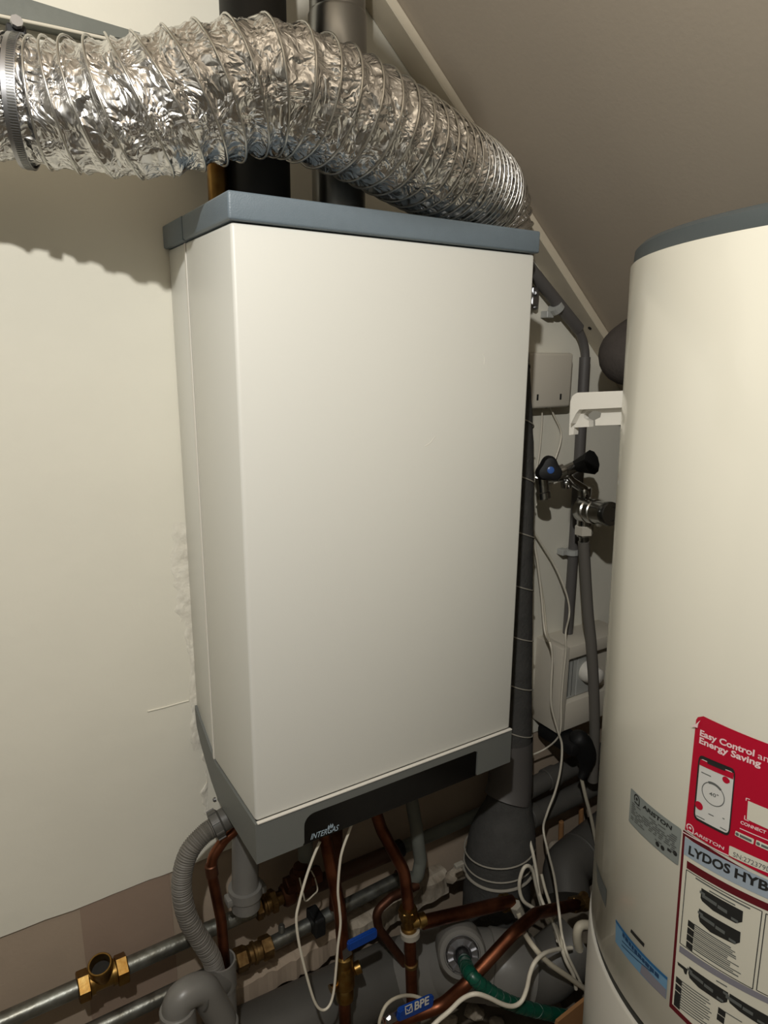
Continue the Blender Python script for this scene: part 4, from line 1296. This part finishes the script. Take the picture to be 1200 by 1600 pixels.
# two grey pipes right of the wrapped pipe
RP = 'grey pipes along the wall behind the wrapped pipe'
t = pipe_thing('grey_wall_pipe', 'upper of two grey wall pipes passing behind the black plug', 'pipe', [(0.6801, -0.0400, 0.3058), (0.8024, -0.0400, 0.3155), (1.1147, -0.0400, 0.3298)], 0.0215, 'pvc_dark', group=RP)
b = cyl(B(), (0.7820, -0.0400, 0.3144), (0.8148, -0.0400, 0.3161), 0.0250, 20)
obj('socket_collar', b, 'pvc_dark', t, smooth=True)
t = pipe_thing('grey_wall_pipe', 'lower of two grey wall pipes passing below the black plug', 'pipe', [(0.6848, -0.0400, 0.2331), (1.1271, -0.0400, 0.2410)], 0.0235, 'pvc_dark', group=RP)
b = cyl(B(), (0.7358, -0.0400, 0.2344), (0.7598, -0.0400, 0.2351), 0.0265, 20)
obj('socket_collar', b, 'pvc_dark', t, smooth=True)
# large dark elbow
le = thing('drain_elbow', 'large dark grey drain elbow on the wall between wrapped pipe and tank', 'pipe', (0.8474, -0.0800, 0.0161))
q0 = Vector((0.8116, -0.0900, 0.1008))
b = tube(B(), fillet([q0 + Vector((-0.035, -0.045, -0.035)), q0, q0 + Vector((0.26, 0.03, 0.02))], 0.05), 0.052, 26)
obj('elbow', b, 'pvc_dark', le, smooth=True, angle=60)
b = torus(B(), q0 + Vector((0.06, 0.004, 0.004)), (1, 0.1, 0.1), 0.052, 0.004, 30, 8)
obj('elbow_rim', b, 'pvc_dark', le, smooth=True)
# pale stubs of pipe below them
for k, (pp_, lab) in enumerate((([(0.8689, -0.0200, 0.1578), (0.8723, -0.0200, 0.0964)], 'pale cut pipe stub on the wall left of the black plug lead'), ([(0.9375, -0.0200, 0.1689), (0.9450, -0.0200, 0.0957)], 'pale cut pipe stub on the wall right next to the black plug lead'))):
    obj('pipe_stub', cyl(B(), pp_[0], pp_[1], 0.0065, 12), 'card', label=lab, cat='pipe', smooth=True)
for q, s, lab in (((0.8572, -0.0180, 0.0904), 0.016, 'pale plaster lump on the wall above the large drain elbow'), ((0.5099, -0.0600, 0.1971), 0.017, 'pale plaster lump beside the strap buckle of the wrapped pipe')):
    b = B()
    r = bmesh.ops.create_icosphere(b, subdivisions=2, radius=s)
    for v in b.verts:
        v.co = v.co * (1 + 0.5 * noise.noise(v.co * 60 + Vector((s * 900, 0, 0)))) 
        v.co = Vector((v.co.x * 1.2, v.co.y, v.co.z * 0.9)) + Vector(q)
    obj('plaster_lump', b, 'plasterlump', label=lab, cat='plaster lump')

# ================================================================== left: hose, trap and pipes under the boiler corner
ch = thing('corrugated_hose', 'grey corrugated condensate hose curving from the boiler corner into the open standpipe', 'hose', (-0.0554, -0.1200, 0.4623))
hp_ = spline([(-0.0104, -0.1150, 0.5646), (-0.0313, -0.1170, 0.5588), (-0.0547, -0.1200, 0.5416), (-0.0678, -0.1220, 0.5096), (-0.0702, -0.1220, 0.4709), (-0.0633, -0.1220, 0.4234), (-0.0469, -0.1220, 0.3770), (-0.0326, -0.1220, 0.3376), (-0.0270, -0.1220, 0.3047)], 34)
rs = []
for i in range(len(hp_)):
    rs.append(0.0143 + 0.0010 * math.sin(i * 2 * PI / 3.4))
obj('hose', tube(B(), hp_, rs, 22), 'rubber', ch, smooth=True, angle=80)
a, c = Vector((-0.0174, -0.1150, 0.5652)), Vector((0.0163, -0.1160, 0.5750))
Ln = (c - a).length
b = lathe(B(), a, c, [(0, 0.016), (0.001, 0.0215), (0.013, 0.0215), (0.016, 0.0175), (Ln, 0.0175)], 28)
for k in range(8):
    th = 2 * PI * k / 8
    ax = (c - a).normalized(); u = ax.orthogonal().normalized(); w = ax.cross(u)
    d = u * math.cos(th) + w * math.sin(th)
    e = ax.cross(d)
    prism(b, [a + d * 0.0205 - e * 0.002 + ax * 0.001, a + d * 0.0205 + e * 0.002 + ax * 0.001, a + d * 0.0235 + e * 0.0014 + ax * 0.001, a + d * 0.0235 - e * 0.0014 + ax * 0.001], ax * 0.012)
obj('union_nut', b, 'pvc_dark', ch, smooth=True, angle=30)

trap = thing('drain_trap', 'grey plastic standpipe with a bent trap at the bottom, left under the boiler', 'trap', (-0.0489, -0.1300, 0.2750))
zt = Vector((-0.0176, -0.1220, 0.3244))
b = lathe(B(), zt, zt + Vector((0, 0, -1)), [(0, 0.0205), (0, 0.0232), (0.05, 0.0232), (0.052, 0.0212), (zt.z - 0.004, 0.0212), (zt.z - 0.004, 0.019), (0.06, 0.019), (0.0, 0.0205)], 30)
bmesh.ops.delete(b, geom=[f for f in b.faces if len(f.verts) > 4], context='FACES')
obj('standpipe', b, 'pvc', trap, smooth=True)
tl_, tr_ = Vector((-0.1012, -0.1750, 0.3495)), Vector((-0.0344, -0.1650, 0.2608))
b = tube(B(), fillet([(tl_.x, tl_.y, 0.002), tl_, (-0.0617, -0.1700, 0.3449), tr_, (tr_.x, tr_.y, 0.002)], 0.026, 9), 0.0225, 26)
obj('trap_bend', b, 'pvc', trap, smooth=True, angle=60)
for q, dz in ((tl_, 0.016), (tr_, 0.006)):
    b = cyl(B(), (q.x, q.y, q.z - dz), (q.x, q.y, q.z - dz - 0.055), 0.0260, 26)
    obj('trap_collar', b, 'pvc', trap, smooth=True)
q = Vector((-0.0619, -0.1710, 0.3306))
b = torus(B(), q, (0.9, 0.0, -0.25), 0.0222, 0.0010, 30, 6)
obj('trap_joint', b, 'pvc_dark', trap, smooth=True)
b = tube(B(), [(-0.0578, -0.1600, 0.3236), (-0.0230, -0.1300, 0.2911)], 0.020, 20)
obj('trap_inlet', b, 'pvc', trap, smooth=True)

cl = pipe_thing('copper_overflow', 'bent copper pipe from the boiler corner down into the open standpipe', 'pipe',
                [(0.0272, -0.1050, 0.5404), (0.0035, -0.1050, 0.5269), (-0.0173, -0.1050, 0.5033), (-0.0189, -0.1050, 0.4735), (-0.0089, -0.1080, 0.3819), (-0.0092, -0.1150, 0.2946)], 0.0085, 'copper', 0.035)
b = cyl(B(), (-0.0199, -0.1050, 0.4927), (-0.0180, -0.1050, 0.4707), 0.0100, 16)
obj('dark_end', b, 'copper_dark', cl, smooth=True)

wp_ = thing('waste_pipe', 'short grey plastic waste pipe hanging straight below the boiler corner', 'pipe', (0.0350, -0.1000, 0.4033))
b = tube(B(), [(0.0447, -0.1000, 0.6081), (0.0354, -0.1000, 0.4130)], 0.0215, 26)
obj('pipe', b, 'pvc', wp_, smooth=True)
z0 = Vector((0.0358, -0.1000, 0.4227))
b = lathe(B(), z0, z0 + Vector((0, 0, -1)), [(0, 0.0222), (0, 0.0275), (0.016, 0.0275), (0.019, 0.0245), (0.040, 0.0235), (0.043, 0.012)], 28)
box(b, z0 + Vector((-0.034, -0.010, -0.022)), z0 + Vector((0.034, 0.010, -0.008)), 0.003, 2)
obj('socket', b, 'pvc', wp_, smooth=True, angle=35)

# ================================================================== copper pipes under the boiler
ca_ = thing('copper_pipe', 'copper pipe with brass valve running down beside the white wire loop', 'pipe', (0.1933, -0.1500, 0.0931))
b = tube(B(), fillet([(0.1545, -0.1400, 0.5480), (0.1674, -0.1400, 0.4596), (0.1761, -0.1650, 0.3607), (0.1773, -0.1750, 0.2776), (0.1775, -0.1800, 0.0083)], 0.10, 10), 0.0108, 18)
obj('pipe', b, 'copper', ca_, smooth=True, angle=60)
va, vb = Vector((0.1779, -0.1750, 0.2772)), Vector((0.1779, -0.1770, 0.1825))
LV = (vb - va).length
b = lathe(B(), va, vb, [(0, 0.0125), (LV * 0.04, 0.0155), (LV * 0.22, 0.0155), (LV * 0.25, 0.013), (LV * 0.34, 0.018), (LV * 0.66, 0.018), (LV * 0.72, 0.013), (LV * 0.76, 0.0155), (LV * 0.96, 0.0155), (LV, 0.0125)], 22)
m0 = lerp(va, vb, 0.45)
lathe(b, m0, m0 + Vector((0.9, -0.25, 0.3)).normalized() * 0.03, [(0, 0.009), (0.018, 0.009), (0.020, 0.0105), (0.03, 0.0105)], 14)
lathe(b, m0 + Vector((0, 0, -0.012)), m0 + Vector((-0.9, -0.1, -0.05)).normalized() * 0.026 + Vector((0, 0, -0.012)), [(0, 0.006), (0.02, 0.006), (0.026, 0.009), (0.028, 0.009)], 12)
obj('brass_valve', b, 'brass', ca_, smooth=True, angle=35)
pts = [(0.1684, -0.2050, 0.3228), (0.2239, -0.2050, 0.3230)]
d = (Vector(pts[1]) - Vector(pts[0])).normalized()
def lever(p0, p1, w, t, parent, m='blue', nrm=(0, -1, 0)):
    """Flat rounded lever grip between two points."""
    p0, p1 = Vector(p0), Vector(p1)
    ax = (p1 - p0).normalized(); n = Vector(nrm); n = (n - ax * n.dot(ax)).normalized(); s = ax.cross(n)
    Lx = (p1 - p0).length
    out = []
    for u, h in ((0, 0.75), (0.06, 1), (0.93, 1), (0.985, 0.8), (1, 0.55)):
        out.append(p0 + ax * Lx * u + s * w / 2 * h)
    lo = [p0 + ax * Lx * u - s * w / 2 * h for u, h in ((1, 0.55), (0.985, 0.8), (0.93, 1), (0.06, 1), (0, 0.75))]
    b = prism(B(), [q - n * t / 2 for q in out + lo], n * t)
    bmesh.ops.bevel(b, geom=b.edges[:], offset=t * 0.22, segments=2, affect='EDGES')
    return obj('blue_grip', b, m, parent, smooth=True, angle=35)
lever(pts[0], pts[1], 0.018, 0.009, ca_)
b = prism(B(), [Vector((0.1679, -0.1900, 0.2830)), Vector((0.1750, -0.2060, 0.3062)), Vector((0.1715, -0.2060, 0.3259)), Vector((0.1668, -0.1900, 0.3017))], (0.0, -0.002, 0.0))
obj('lever_arm', b, 'zinc', ca_)

pipe_thing('copper_pipe', 'dark tarnished straight pipe dropping from the boiler close behind the logo', 'pipe',
           [(0.2155, -0.0850, 0.4987), (0.2132, -0.0850, 0.4012), (0.2079, -0.0850, 0.2837)], 0.0105, 'copper_dark', 0.03)

cb_ = thing('copper_pipe', 'bent copper pipe from the boiler to the central brass tee above the lettered lever', 'pipe', (0.3177, -0.1800, 0.0456))
b = tube(B(), fillet([(0.2438, -0.1500, 0.5469), (0.2672, -0.1500, 0.4674), (0.2965, -0.1800, 0.3904), (0.2936, -0.2000, 0.3241), (0.2955, -0.2150, 0.1093)], 0.06, 10), 0.0105, 18)
obj('pipe', b, 'copper', cb_, smooth=True, angle=60)
ta2, tb2 = Vector((0.2907, -0.2000, 0.3348)), Vector((0.2958, -0.2000, 0.2733))
LV = (tb2 - ta2).length
b = lathe(B(), ta2, tb2, [(0, 0.0115), (0.001, 0.0150), (LV * 0.35, 0.0150), (LV * 0.4, 0.0125), (LV * 0.62, 0.0125), (LV * 0.66, 0.0145), (LV, 0.0145)], 20)
hexnut(b, lerp(ta2, tb2, 0.02), lerp(ta2, tb2, 0.34), 0.0165)
s0_, s1_ = Vector((0.2960, -0.2050, 0.3030)), Vector((0.3212, -0.2100, 0.3037))
lathe(b, s0_, s1_, [(0, 0.010), (0.012, 0.010), (0.014, 0.0125), ((s1_ - s0_).length, 0.0125)], 16)
obj('brass_tee', b, 'brass', cb_, smooth=True, angle=35)
b = lathe(B(), (0.2942, -0.2030, 0.2889), (0.2945, -0.2040, 0.2748), [(0, 0.0145), (0.001, 0.0172), (0.011, 0.0172), (0.012, 0.0145)], 20)
obj('pale_ring', b, 'strap', cb_, smooth=True)
b = lathe(B(), (0.2943, -0.2080, 0.2252), (0.2947, -0.2080, 0.2168), [(0, 0.0105), (0.001, 0.0122), (0.007, 0.0122), (0.008, 0.0105)], 20)
obj('solder_ring', b, 'brass_dark', cb_, smooth=True)

cc_ = thing('copper_pipe', 'straight copper pipe rising right from the brass tee to a hex fitting', 'pipe', (0.4021, -0.2100, 0.2782))
b = tube(B(), [(0.3158, -0.2100, 0.2997), (0.5144, -0.2250, 0.2591)], 0.0120, 18)
obj('pipe', b, 'copper', cc_, smooth=True, angle=60)
b = lathe(B(), (0.4951, -0.2180, 0.2572), (0.5177, -0.2200, 0.2535), [(0, 0.0125), (0.002, 0.0165), (0.014, 0.0165), (0.018, 0.0130)], 18)
q = Vector((0.5239, -0.2210, 0.2455))
lathe(b, q, Vector((0.5323, -0.2240, 0.2262)), [(0, 0.012), (0.016, 0.012)], 14)
obj('end_fitting', b, 'brass', cc_, smooth=True, angle=35)
b = hexnut(B(), (0.5115, -0.2360, 0.2620), (0.5256, -0.2360, 0.2334), 0.0115)
obj('nut', b, 'strap', cc_)

cd_ = thing('copper_pipe', 'long copper pipe sweeping from the lettered blue lever up to the tank', 'pipe', (0.4020, -0.2700, 0.1837))
b = tube(B(), fillet([(0.1993, -0.2700, 0.2083), (0.2971, -0.2950, 0.2123), (0.3309, -0.3150, 0.2559), (0.4345, -0.3100, 0.2968), (0.5037, -0.2950, 0.2922), (0.6572, -0.2700, 0.2207)], 0.045, 8), 0.0108, 18)
obj('pipe', b, 'copper', cd_, smooth=True, angle=60)
b = B()
hexnut(b, (0.6296, -0.2700, 0.2290), (0.6534, -0.2700, 0.2226), 0.0155)
lathe(b, (0.6534, -0.2700, 0.2226), (0.6837, -0.2700, 0.2124), [(0, 0.0125), (0.008, 0.0165), (0.014, 0.0165), (0.02, 0.012)], 16)
lathe(b, (0.6652, -0.2680, 0.2347), (0.6715, -0.2680, 0.1926), [(0, 0.009), (0.034, 0.009)], 14)
obj('end_fitting', b, 'brass_dark', cd_, smooth=True, angle=30)
b = B()
lathe(b, (0.2374, -0.2620, 0.1830), (0.2593, -0.2640, 0.1821), [(0, 0.0125), (0.003, 0.0150), (0.020, 0.0150), (0.024, 0.0125)], 18)
hexnut(b, (0.2208, -0.2600, 0.1873), (0.2374, -0.2620, 0.1830), 0.0155)
obj('brass_valve', b, 'brass', cd_, smooth=True, angle=30)
lv = lever((0.2120, -0.2900, 0.2411), (0.2818, -0.2900, 0.2297), 0.0225, 0.009, cd_)
b = B()
n0 = Vector((0, -1, 0))
p0, p1, p2 = Vector((0.2417, -0.2948, 0.2372)), Vector((0.2724, -0.2948, 0.2328)), Vector((0.2397, -0.2948, 0.2544))
text_on(b, 'BPE', p0, p1, p2, Vector((0, -0.0002, 0)), 0.03, 0.15)
e0, e1, e2 = Vector((0.2241, -0.2950, 0.2399)), Vector((0.2378, -0.2950, 0.2379)), Vector((0.2226, -0.2950, 0.2554))
ex, ez = e1 - e0, e2 - e0
def q4(a, c, d, e, w):
    prism(b, [e0 + ex * a + ez * c, e0 + ex * d + ez * e, e0 + ex * (d + w) + ez * e, e0 + ex * (a + w) + ez * c], (0, -0.0003, 0))
for (a, c, d, e) in ((0, 0, 1, 0), (0, 1, 1, 1), (0, 0, 0, 1), (0.9, 0, 0.9, 1), (0.2, 0.55, 0.45, 0.2), (0.45, 0.2, 0.85, 0.9)):
    if c == e:
        prism(b, [e0 + ex * a + ez * (c - 0.06), e0 + ex * d + ez * (c - 0.06), e0 + ex * d + ez * (c + 0.06), e0 + ex * a + ez * (c + 0.06)], (0, -0.0003, 0))
    else:
        q4(a, c, d, e, 0.13)
obj('lettering', b, 'white', lv, kind='stuff')
b = B()
prism(b, [Vector((0.1903, -0.2840, 0.2459)), Vector((0.2171, -0.2840, 0.2435)), Vector((0.2223, -0.2840, 0.2236)), Vector((0.1953, -0.2840, 0.2251))], (0, -0.002, 0))
lathe(b, (0.1988, -0.2840, 0.2381), (0.1936, -0.2920, 0.2494), [(0, 0.006), (0.004, 0.006), (0.006, 0.004)], 6)
obj('lever_plate', b, 'zinc', cd_)

pipe_thing('tarnished_pipe', 'thin tarnished pipe bending down behind the central copper pipe', 'pipe',
           [(0.3783, -0.1050, 0.2674), (0.3192, -0.1050, 0.2679), (0.2837, -0.1050, 0.2538), (0.2879, -0.1100, 0.2156), (0.3461, -0.1300, 0.1085), (0.3479, -0.1400, 0.0483)], 0.0085, 'copper_dark', 0.022)

# ================================================================== big drain pipe, hose, cables on the floor
dr = thing('drain_pipe', 'big grey plastic drain pipe low on the floor with a round access cap', 'pipe', (0.3339, -0.1500, 0.0359))
dl = [Vector(p) for p in [(-0.0336, -0.0850, 0.0874), (0.3433, -0.0850, 0.0629), (0.4116, -0.1500, 0.1084), (0.4642, -0.2350, 0.1481), (0.5218, -0.2700, 0.1358)]]
b = tube(B(), fillet([dl[0], dl[1], lerp(dl[1], dl[2], 0.3)], 0.05), 0.0605, 32)
obj('dark_length', b, 'pvc_dark', dr, smooth=True, angle=60)
b = tube(B(), fillet([lerp(dl[1], dl[2], 0.25), dl[2], dl[3], dl[4]], 0.06), 0.0615, 32)
obj('grey_length', b, 'pvc', dr, smooth=True, angle=60)
d = (dl[4] - dl[3]).normalized()
b = lathe(B(), dl[3] - d * 0.012, dl[3] + d * 0.070, [(0, 0.0605), (0.004, 0.0635), (0.070, 0.0635), (0.074, 0.0605)], 32)
obj('socket_collar', b, 'pvc', dr, smooth=True, angle=40)
b = tube(B(), fillet([dl[4] - d * 0.01, dl[4] + d * 0.03, dl[4] + d * 0.05 + Vector((0.06, 0.0, 0.04))], 0.03), 0.054, 28)
obj('end_bend', b, 'pvc_dark', dr, smooth=True, angle=60)
q = Vector((0.3793, -0.2450, 0.2294)); nd = Vector((-0.45, -0.75, 0.42)).normalized()
b = lathe(B(), q - nd * 0.045, q + nd * 0.01, [(0, 0.044), (0.042, 0.044), (0.044, 0.0435), (0.050, 0.040), (0.050, 0.033), (0.046, 0.032), (0.046, 0.0)], 36)
obj('access_socket', b, 'pvc', dr, smooth=True, angle=35)
b = lathe(B(), q - nd * 0.002, q + nd * 0.012, [(0, 0.030), (0.006, 0.030), (0.010, 0.027), (0.010, 0.0165), (0.003, 0.0155), (0.003, 0.0)], 32)
u = nd.orthogonal().normalized(); w = nd.cross(u)
for k in range(12):
    th = 2 * PI * k / 12
    dd = u * math.cos(th) + w * math.sin(th); e = nd.cross(dd)
    c = q + nd * 0.008
    prism(b, [c + dd * 0.017 - e * 0.0012, c + dd * 0.029 - e * 0.0012, c + dd * 0.029 + e * 0.0012, c + dd * 0.017 + e * 0.0012], nd * 0.0045)
obj('access_cap', b, 'zinc', dr, label='pale ribbed access cap with a dark hole', smooth=True, angle=35)

gh = thing('garden_hose', 'dark green ribbed hose leaving the access cap of the drain pipe', 'hose', (0.4538, -0.3000, 0.1395))
hpts = spline([q - nd * 0.02, q + nd * 0.02] + [(0.3397, -0.3150, 0.2716), (0.3613, -0.3350, 0.2454), (0.4089, -0.3450, 0.1990), (0.4836, -0.3500, 0.1394), (0.5800, -0.3500, 0.0655), (0.6877, -0.3500, -0.0169)], 14)
obj('hose', tube(B(), hpts, 0.0112, 18), 'green', gh, smooth=True)
b = B()
F = frames(hpts)
tot = len(hpts)
for s in range(2):
    cw = []
    for i in range(tot * 8):
        f = i / 8
        k = min(int(f), tot - 2)
        c = hpts[k].lerp(hpts[k + 1], f - k)
        t, a, bb = F[k]
        th = (1 if s else -1) * i * 0.21
        cw.append(c + (a * math.cos(th) + bb * math.sin(th)) * 0.0114)
    tube(b, cw, 0.0006, 4)
obj('hose_braid', b, 'green_dark', gh, smooth=True)
b = tube(B(), [q - nd * 0.01, q + nd * 0.03], 0.0125, 18)
obj('hose_end', b, 'black', gh, smooth=True)

# white loop under the boiler
obj('sensor_wire', tube(B(), spline([(0.1069, -0.2350, 0.5691), (0.0960, -0.2350, 0.5485), (0.0828, -0.2350, 0.5168), (0.0705, -0.2350, 0.4780), (0.0656, -0.2350, 0.4510), (0.0697, -0.2350, 0.4029), (0.0811, -0.2350, 0.3376), (0.0932, -0.2350, 0.2842), (0.1051, -0.2350, 0.2621), (0.1176, -0.2350, 0.2620), (0.1274, -0.2320, 0.2784), (0.1336, -0.2300, 0.3191), (0.1375, -0.2300, 0.3623), (0.1424, -0.2300, 0.4008), (0.1405, -0.2300, 0.4363), (0.1386, -0.2300, 0.4665), (0.1413, -0.2320, 0.5129), (0.1460, -0.2340, 0.5406), (0.1607, -0.2360, 0.5796), (0.1631, -0.2380, 0.6065)], 8), 0.0021, 10), 'cable',
    label='long loop of white wire hanging below the boiler control panel', cat='wire', smooth=True, angle=80)

CG = 'white cables on the floor beside the tank'
def cable(label, pts, r=0.0033, m='cable', n=8):
    return obj('floor_cable', tube(B(), spline(pts, n), r, 10), m, label=label, cat='cable', group=CG, smooth=True, angle=80)
cable('white cable coming out from behind the strapped boot into the bundle', [(0.6214, -0.1500, 0.3133), (0.6185, -0.1700, 0.2858), (0.6175, -0.1850, 0.2484), (0.6124, -0.2000, 0.2163), (0.6137, -0.2150, 0.1923), (0.5994, -0.2500, 0.1945), (0.5384, -0.3250, 0.2414), (0.5357, -0.3450, 0.2187), (0.5536, -0.3500, 0.1796), (0.5637, -0.3500, 0.1439)], 0.0034)
cable('white cable curling in a narrow upright loop beside the strapped boot', [(0.6229, -0.2000, 0.1743), (0.6042, -0.2000, 0.2308), (0.5924, -0.2000, 0.2708), (0.5789, -0.2000, 0.2903), (0.5653, -0.2000, 0.2905), (0.5567, -0.2000, 0.2679), (0.5585, -0.2000, 0.2419), (0.5657, -0.2050, 0.2184), (0.5866, -0.2100, 0.1971), (0.6045, -0.2250, 0.1820), (0.6042, -0.2500, 0.1785), (0.5431, -0.3180, 0.2329)], 0.0036)
cable('white cable rising behind the bundle in front of the large drain elbow', [(0.6491, -0.1700, 0.2167), (0.6417, -0.1900, 0.1978), (0.6323, -0.2150, 0.1832), (0.6071, -0.2500, 0.1861), (0.5412, -0.3250, 0.2454), (0.5335, -0.3400, 0.2293)], 0.0033, 'cable_dim')
cable('white cable snaking over the green hose along the floor', [(0.5606, -0.3350, 0.2228), (0.5452, -0.3350, 0.2297), (0.5126, -0.3400, 0.2488), (0.4729, -0.3500, 0.2711), (0.4447, -0.3570, 0.2756), (0.4312, -0.3600, 0.2610), (0.4228, -0.3630, 0.2386), (0.4094, -0.3660, 0.2244), (0.3909, -0.3660, 0.2250), (0.3680, -0.3640, 0.2408), (0.3388, -0.3600, 0.2684), (0.3158, -0.3550, 0.2835), (0.2984, -0.3450, 0.2742), (0.2772, -0.3400, 0.2583), (0.2523, -0.3400, 0.2524), (0.2196, -0.3400, 0.2383)], 0.0036)
cable('white cable arching round the steel plate of the lettered blue lever', [(0.1989, -0.2550, 0.1802), (0.2013, -0.2550, 0.2050), (0.2168, -0.2500, 0.2194), (0.2429, -0.2450, 0.2147), (0.2769, -0.2400, 0.1925), (0.3125, -0.2500, 0.1686), (0.3254, -0.2620, 0.1821), (0.3493, -0.2550, 0.1738)], 0.0030, 'cable_dim')
tr = obj('thin_supply_tube', tube(B(), spline([(0.5181, -0.2360, 0.2473), (0.5086, -0.2550, 0.2459), (0.4757, -0.3000, 0.2695), (0.4631, -0.3380, 0.2765), (0.4874, -0.3500, 0.2430), (0.5377, -0.3550, 0.1877), (0.6037, -0.3550, 0.1136)], 8), 0.0046, 12), 'cable_dim', label='thin cream supply tube running from the hex nut down towards the tank', cat='tube', smooth=True)
obj('tank_hose', tube(B(), spline([(0.6444, -0.3400, 0.2155), (0.6187, -0.3300, 0.2361), (0.5942, -0.3250, 0.2460), (0.5853, -0.3250, 0.2336), (0.5922, -0.3250, 0.1986), (0.6096, -0.3250, 0.1630), (0.6375, -0.3200, 0.1178)], 7), 0.0085, 12), 'cable_dim', label='thick white hose stub curling out from behind the tank', cat='hose', smooth=True)

# cardboard sheet against the tank
b = prism(B(), [(0.4852, -0.3720, 0.0791), (0.4962, -0.3720, 0.1326), (0.5617, -0.3720, 0.1390), (0.5986, -0.3720, 0.1400), (0.6285, -0.3720, -0.0458)], (0.0, 0.006, 0.0))
obj('cardboard_flap', b, 'card', label='brown cardboard flap standing at the foot of the tank', cat='cardboard')

# bits of broken plaster on the floor
rr = random.Random(11)
for k, (q, s, lab) in enumerate((((0.4551, -0.2008, 0.0120), 0.016, 'yellowish plaster crumb on the floor below the green hose'), ((0.4004, -0.1856, 0.0120), 0.013, 'grey plaster crumb on the floor near the copper sweep'), ((0.5897, -0.2679, 0.0120), 0.02, 'flat pale plaster piece on the floor right of the drain pipe'), ((0.4777, -0.2376, 0.0100), 0.012, 'small plaster crumb at the floor beside the green hose'))):
    b = B()
    bmesh.ops.create_icosphere(b, subdivisions=2, radius=s)
    for v in b.verts:
        v.co = v.co * (1 + 0.5 * noise.noise(v.co * 70 + Vector((k * 9, 0, 0))))
        v.co = Vector((v.co.x * 1.3, v.co.y * 1.1, v.co.z * 0.7))
    zmin = min(v.co.z for v in b.verts)
    for v in b.verts:
        v.co += Vector((q[0], q[1], -zmin - 0.001))
    obj('plaster_crumb', b, 'plasterlump', label=lab, cat='plaster crumb', group='plaster crumbs on the floor')
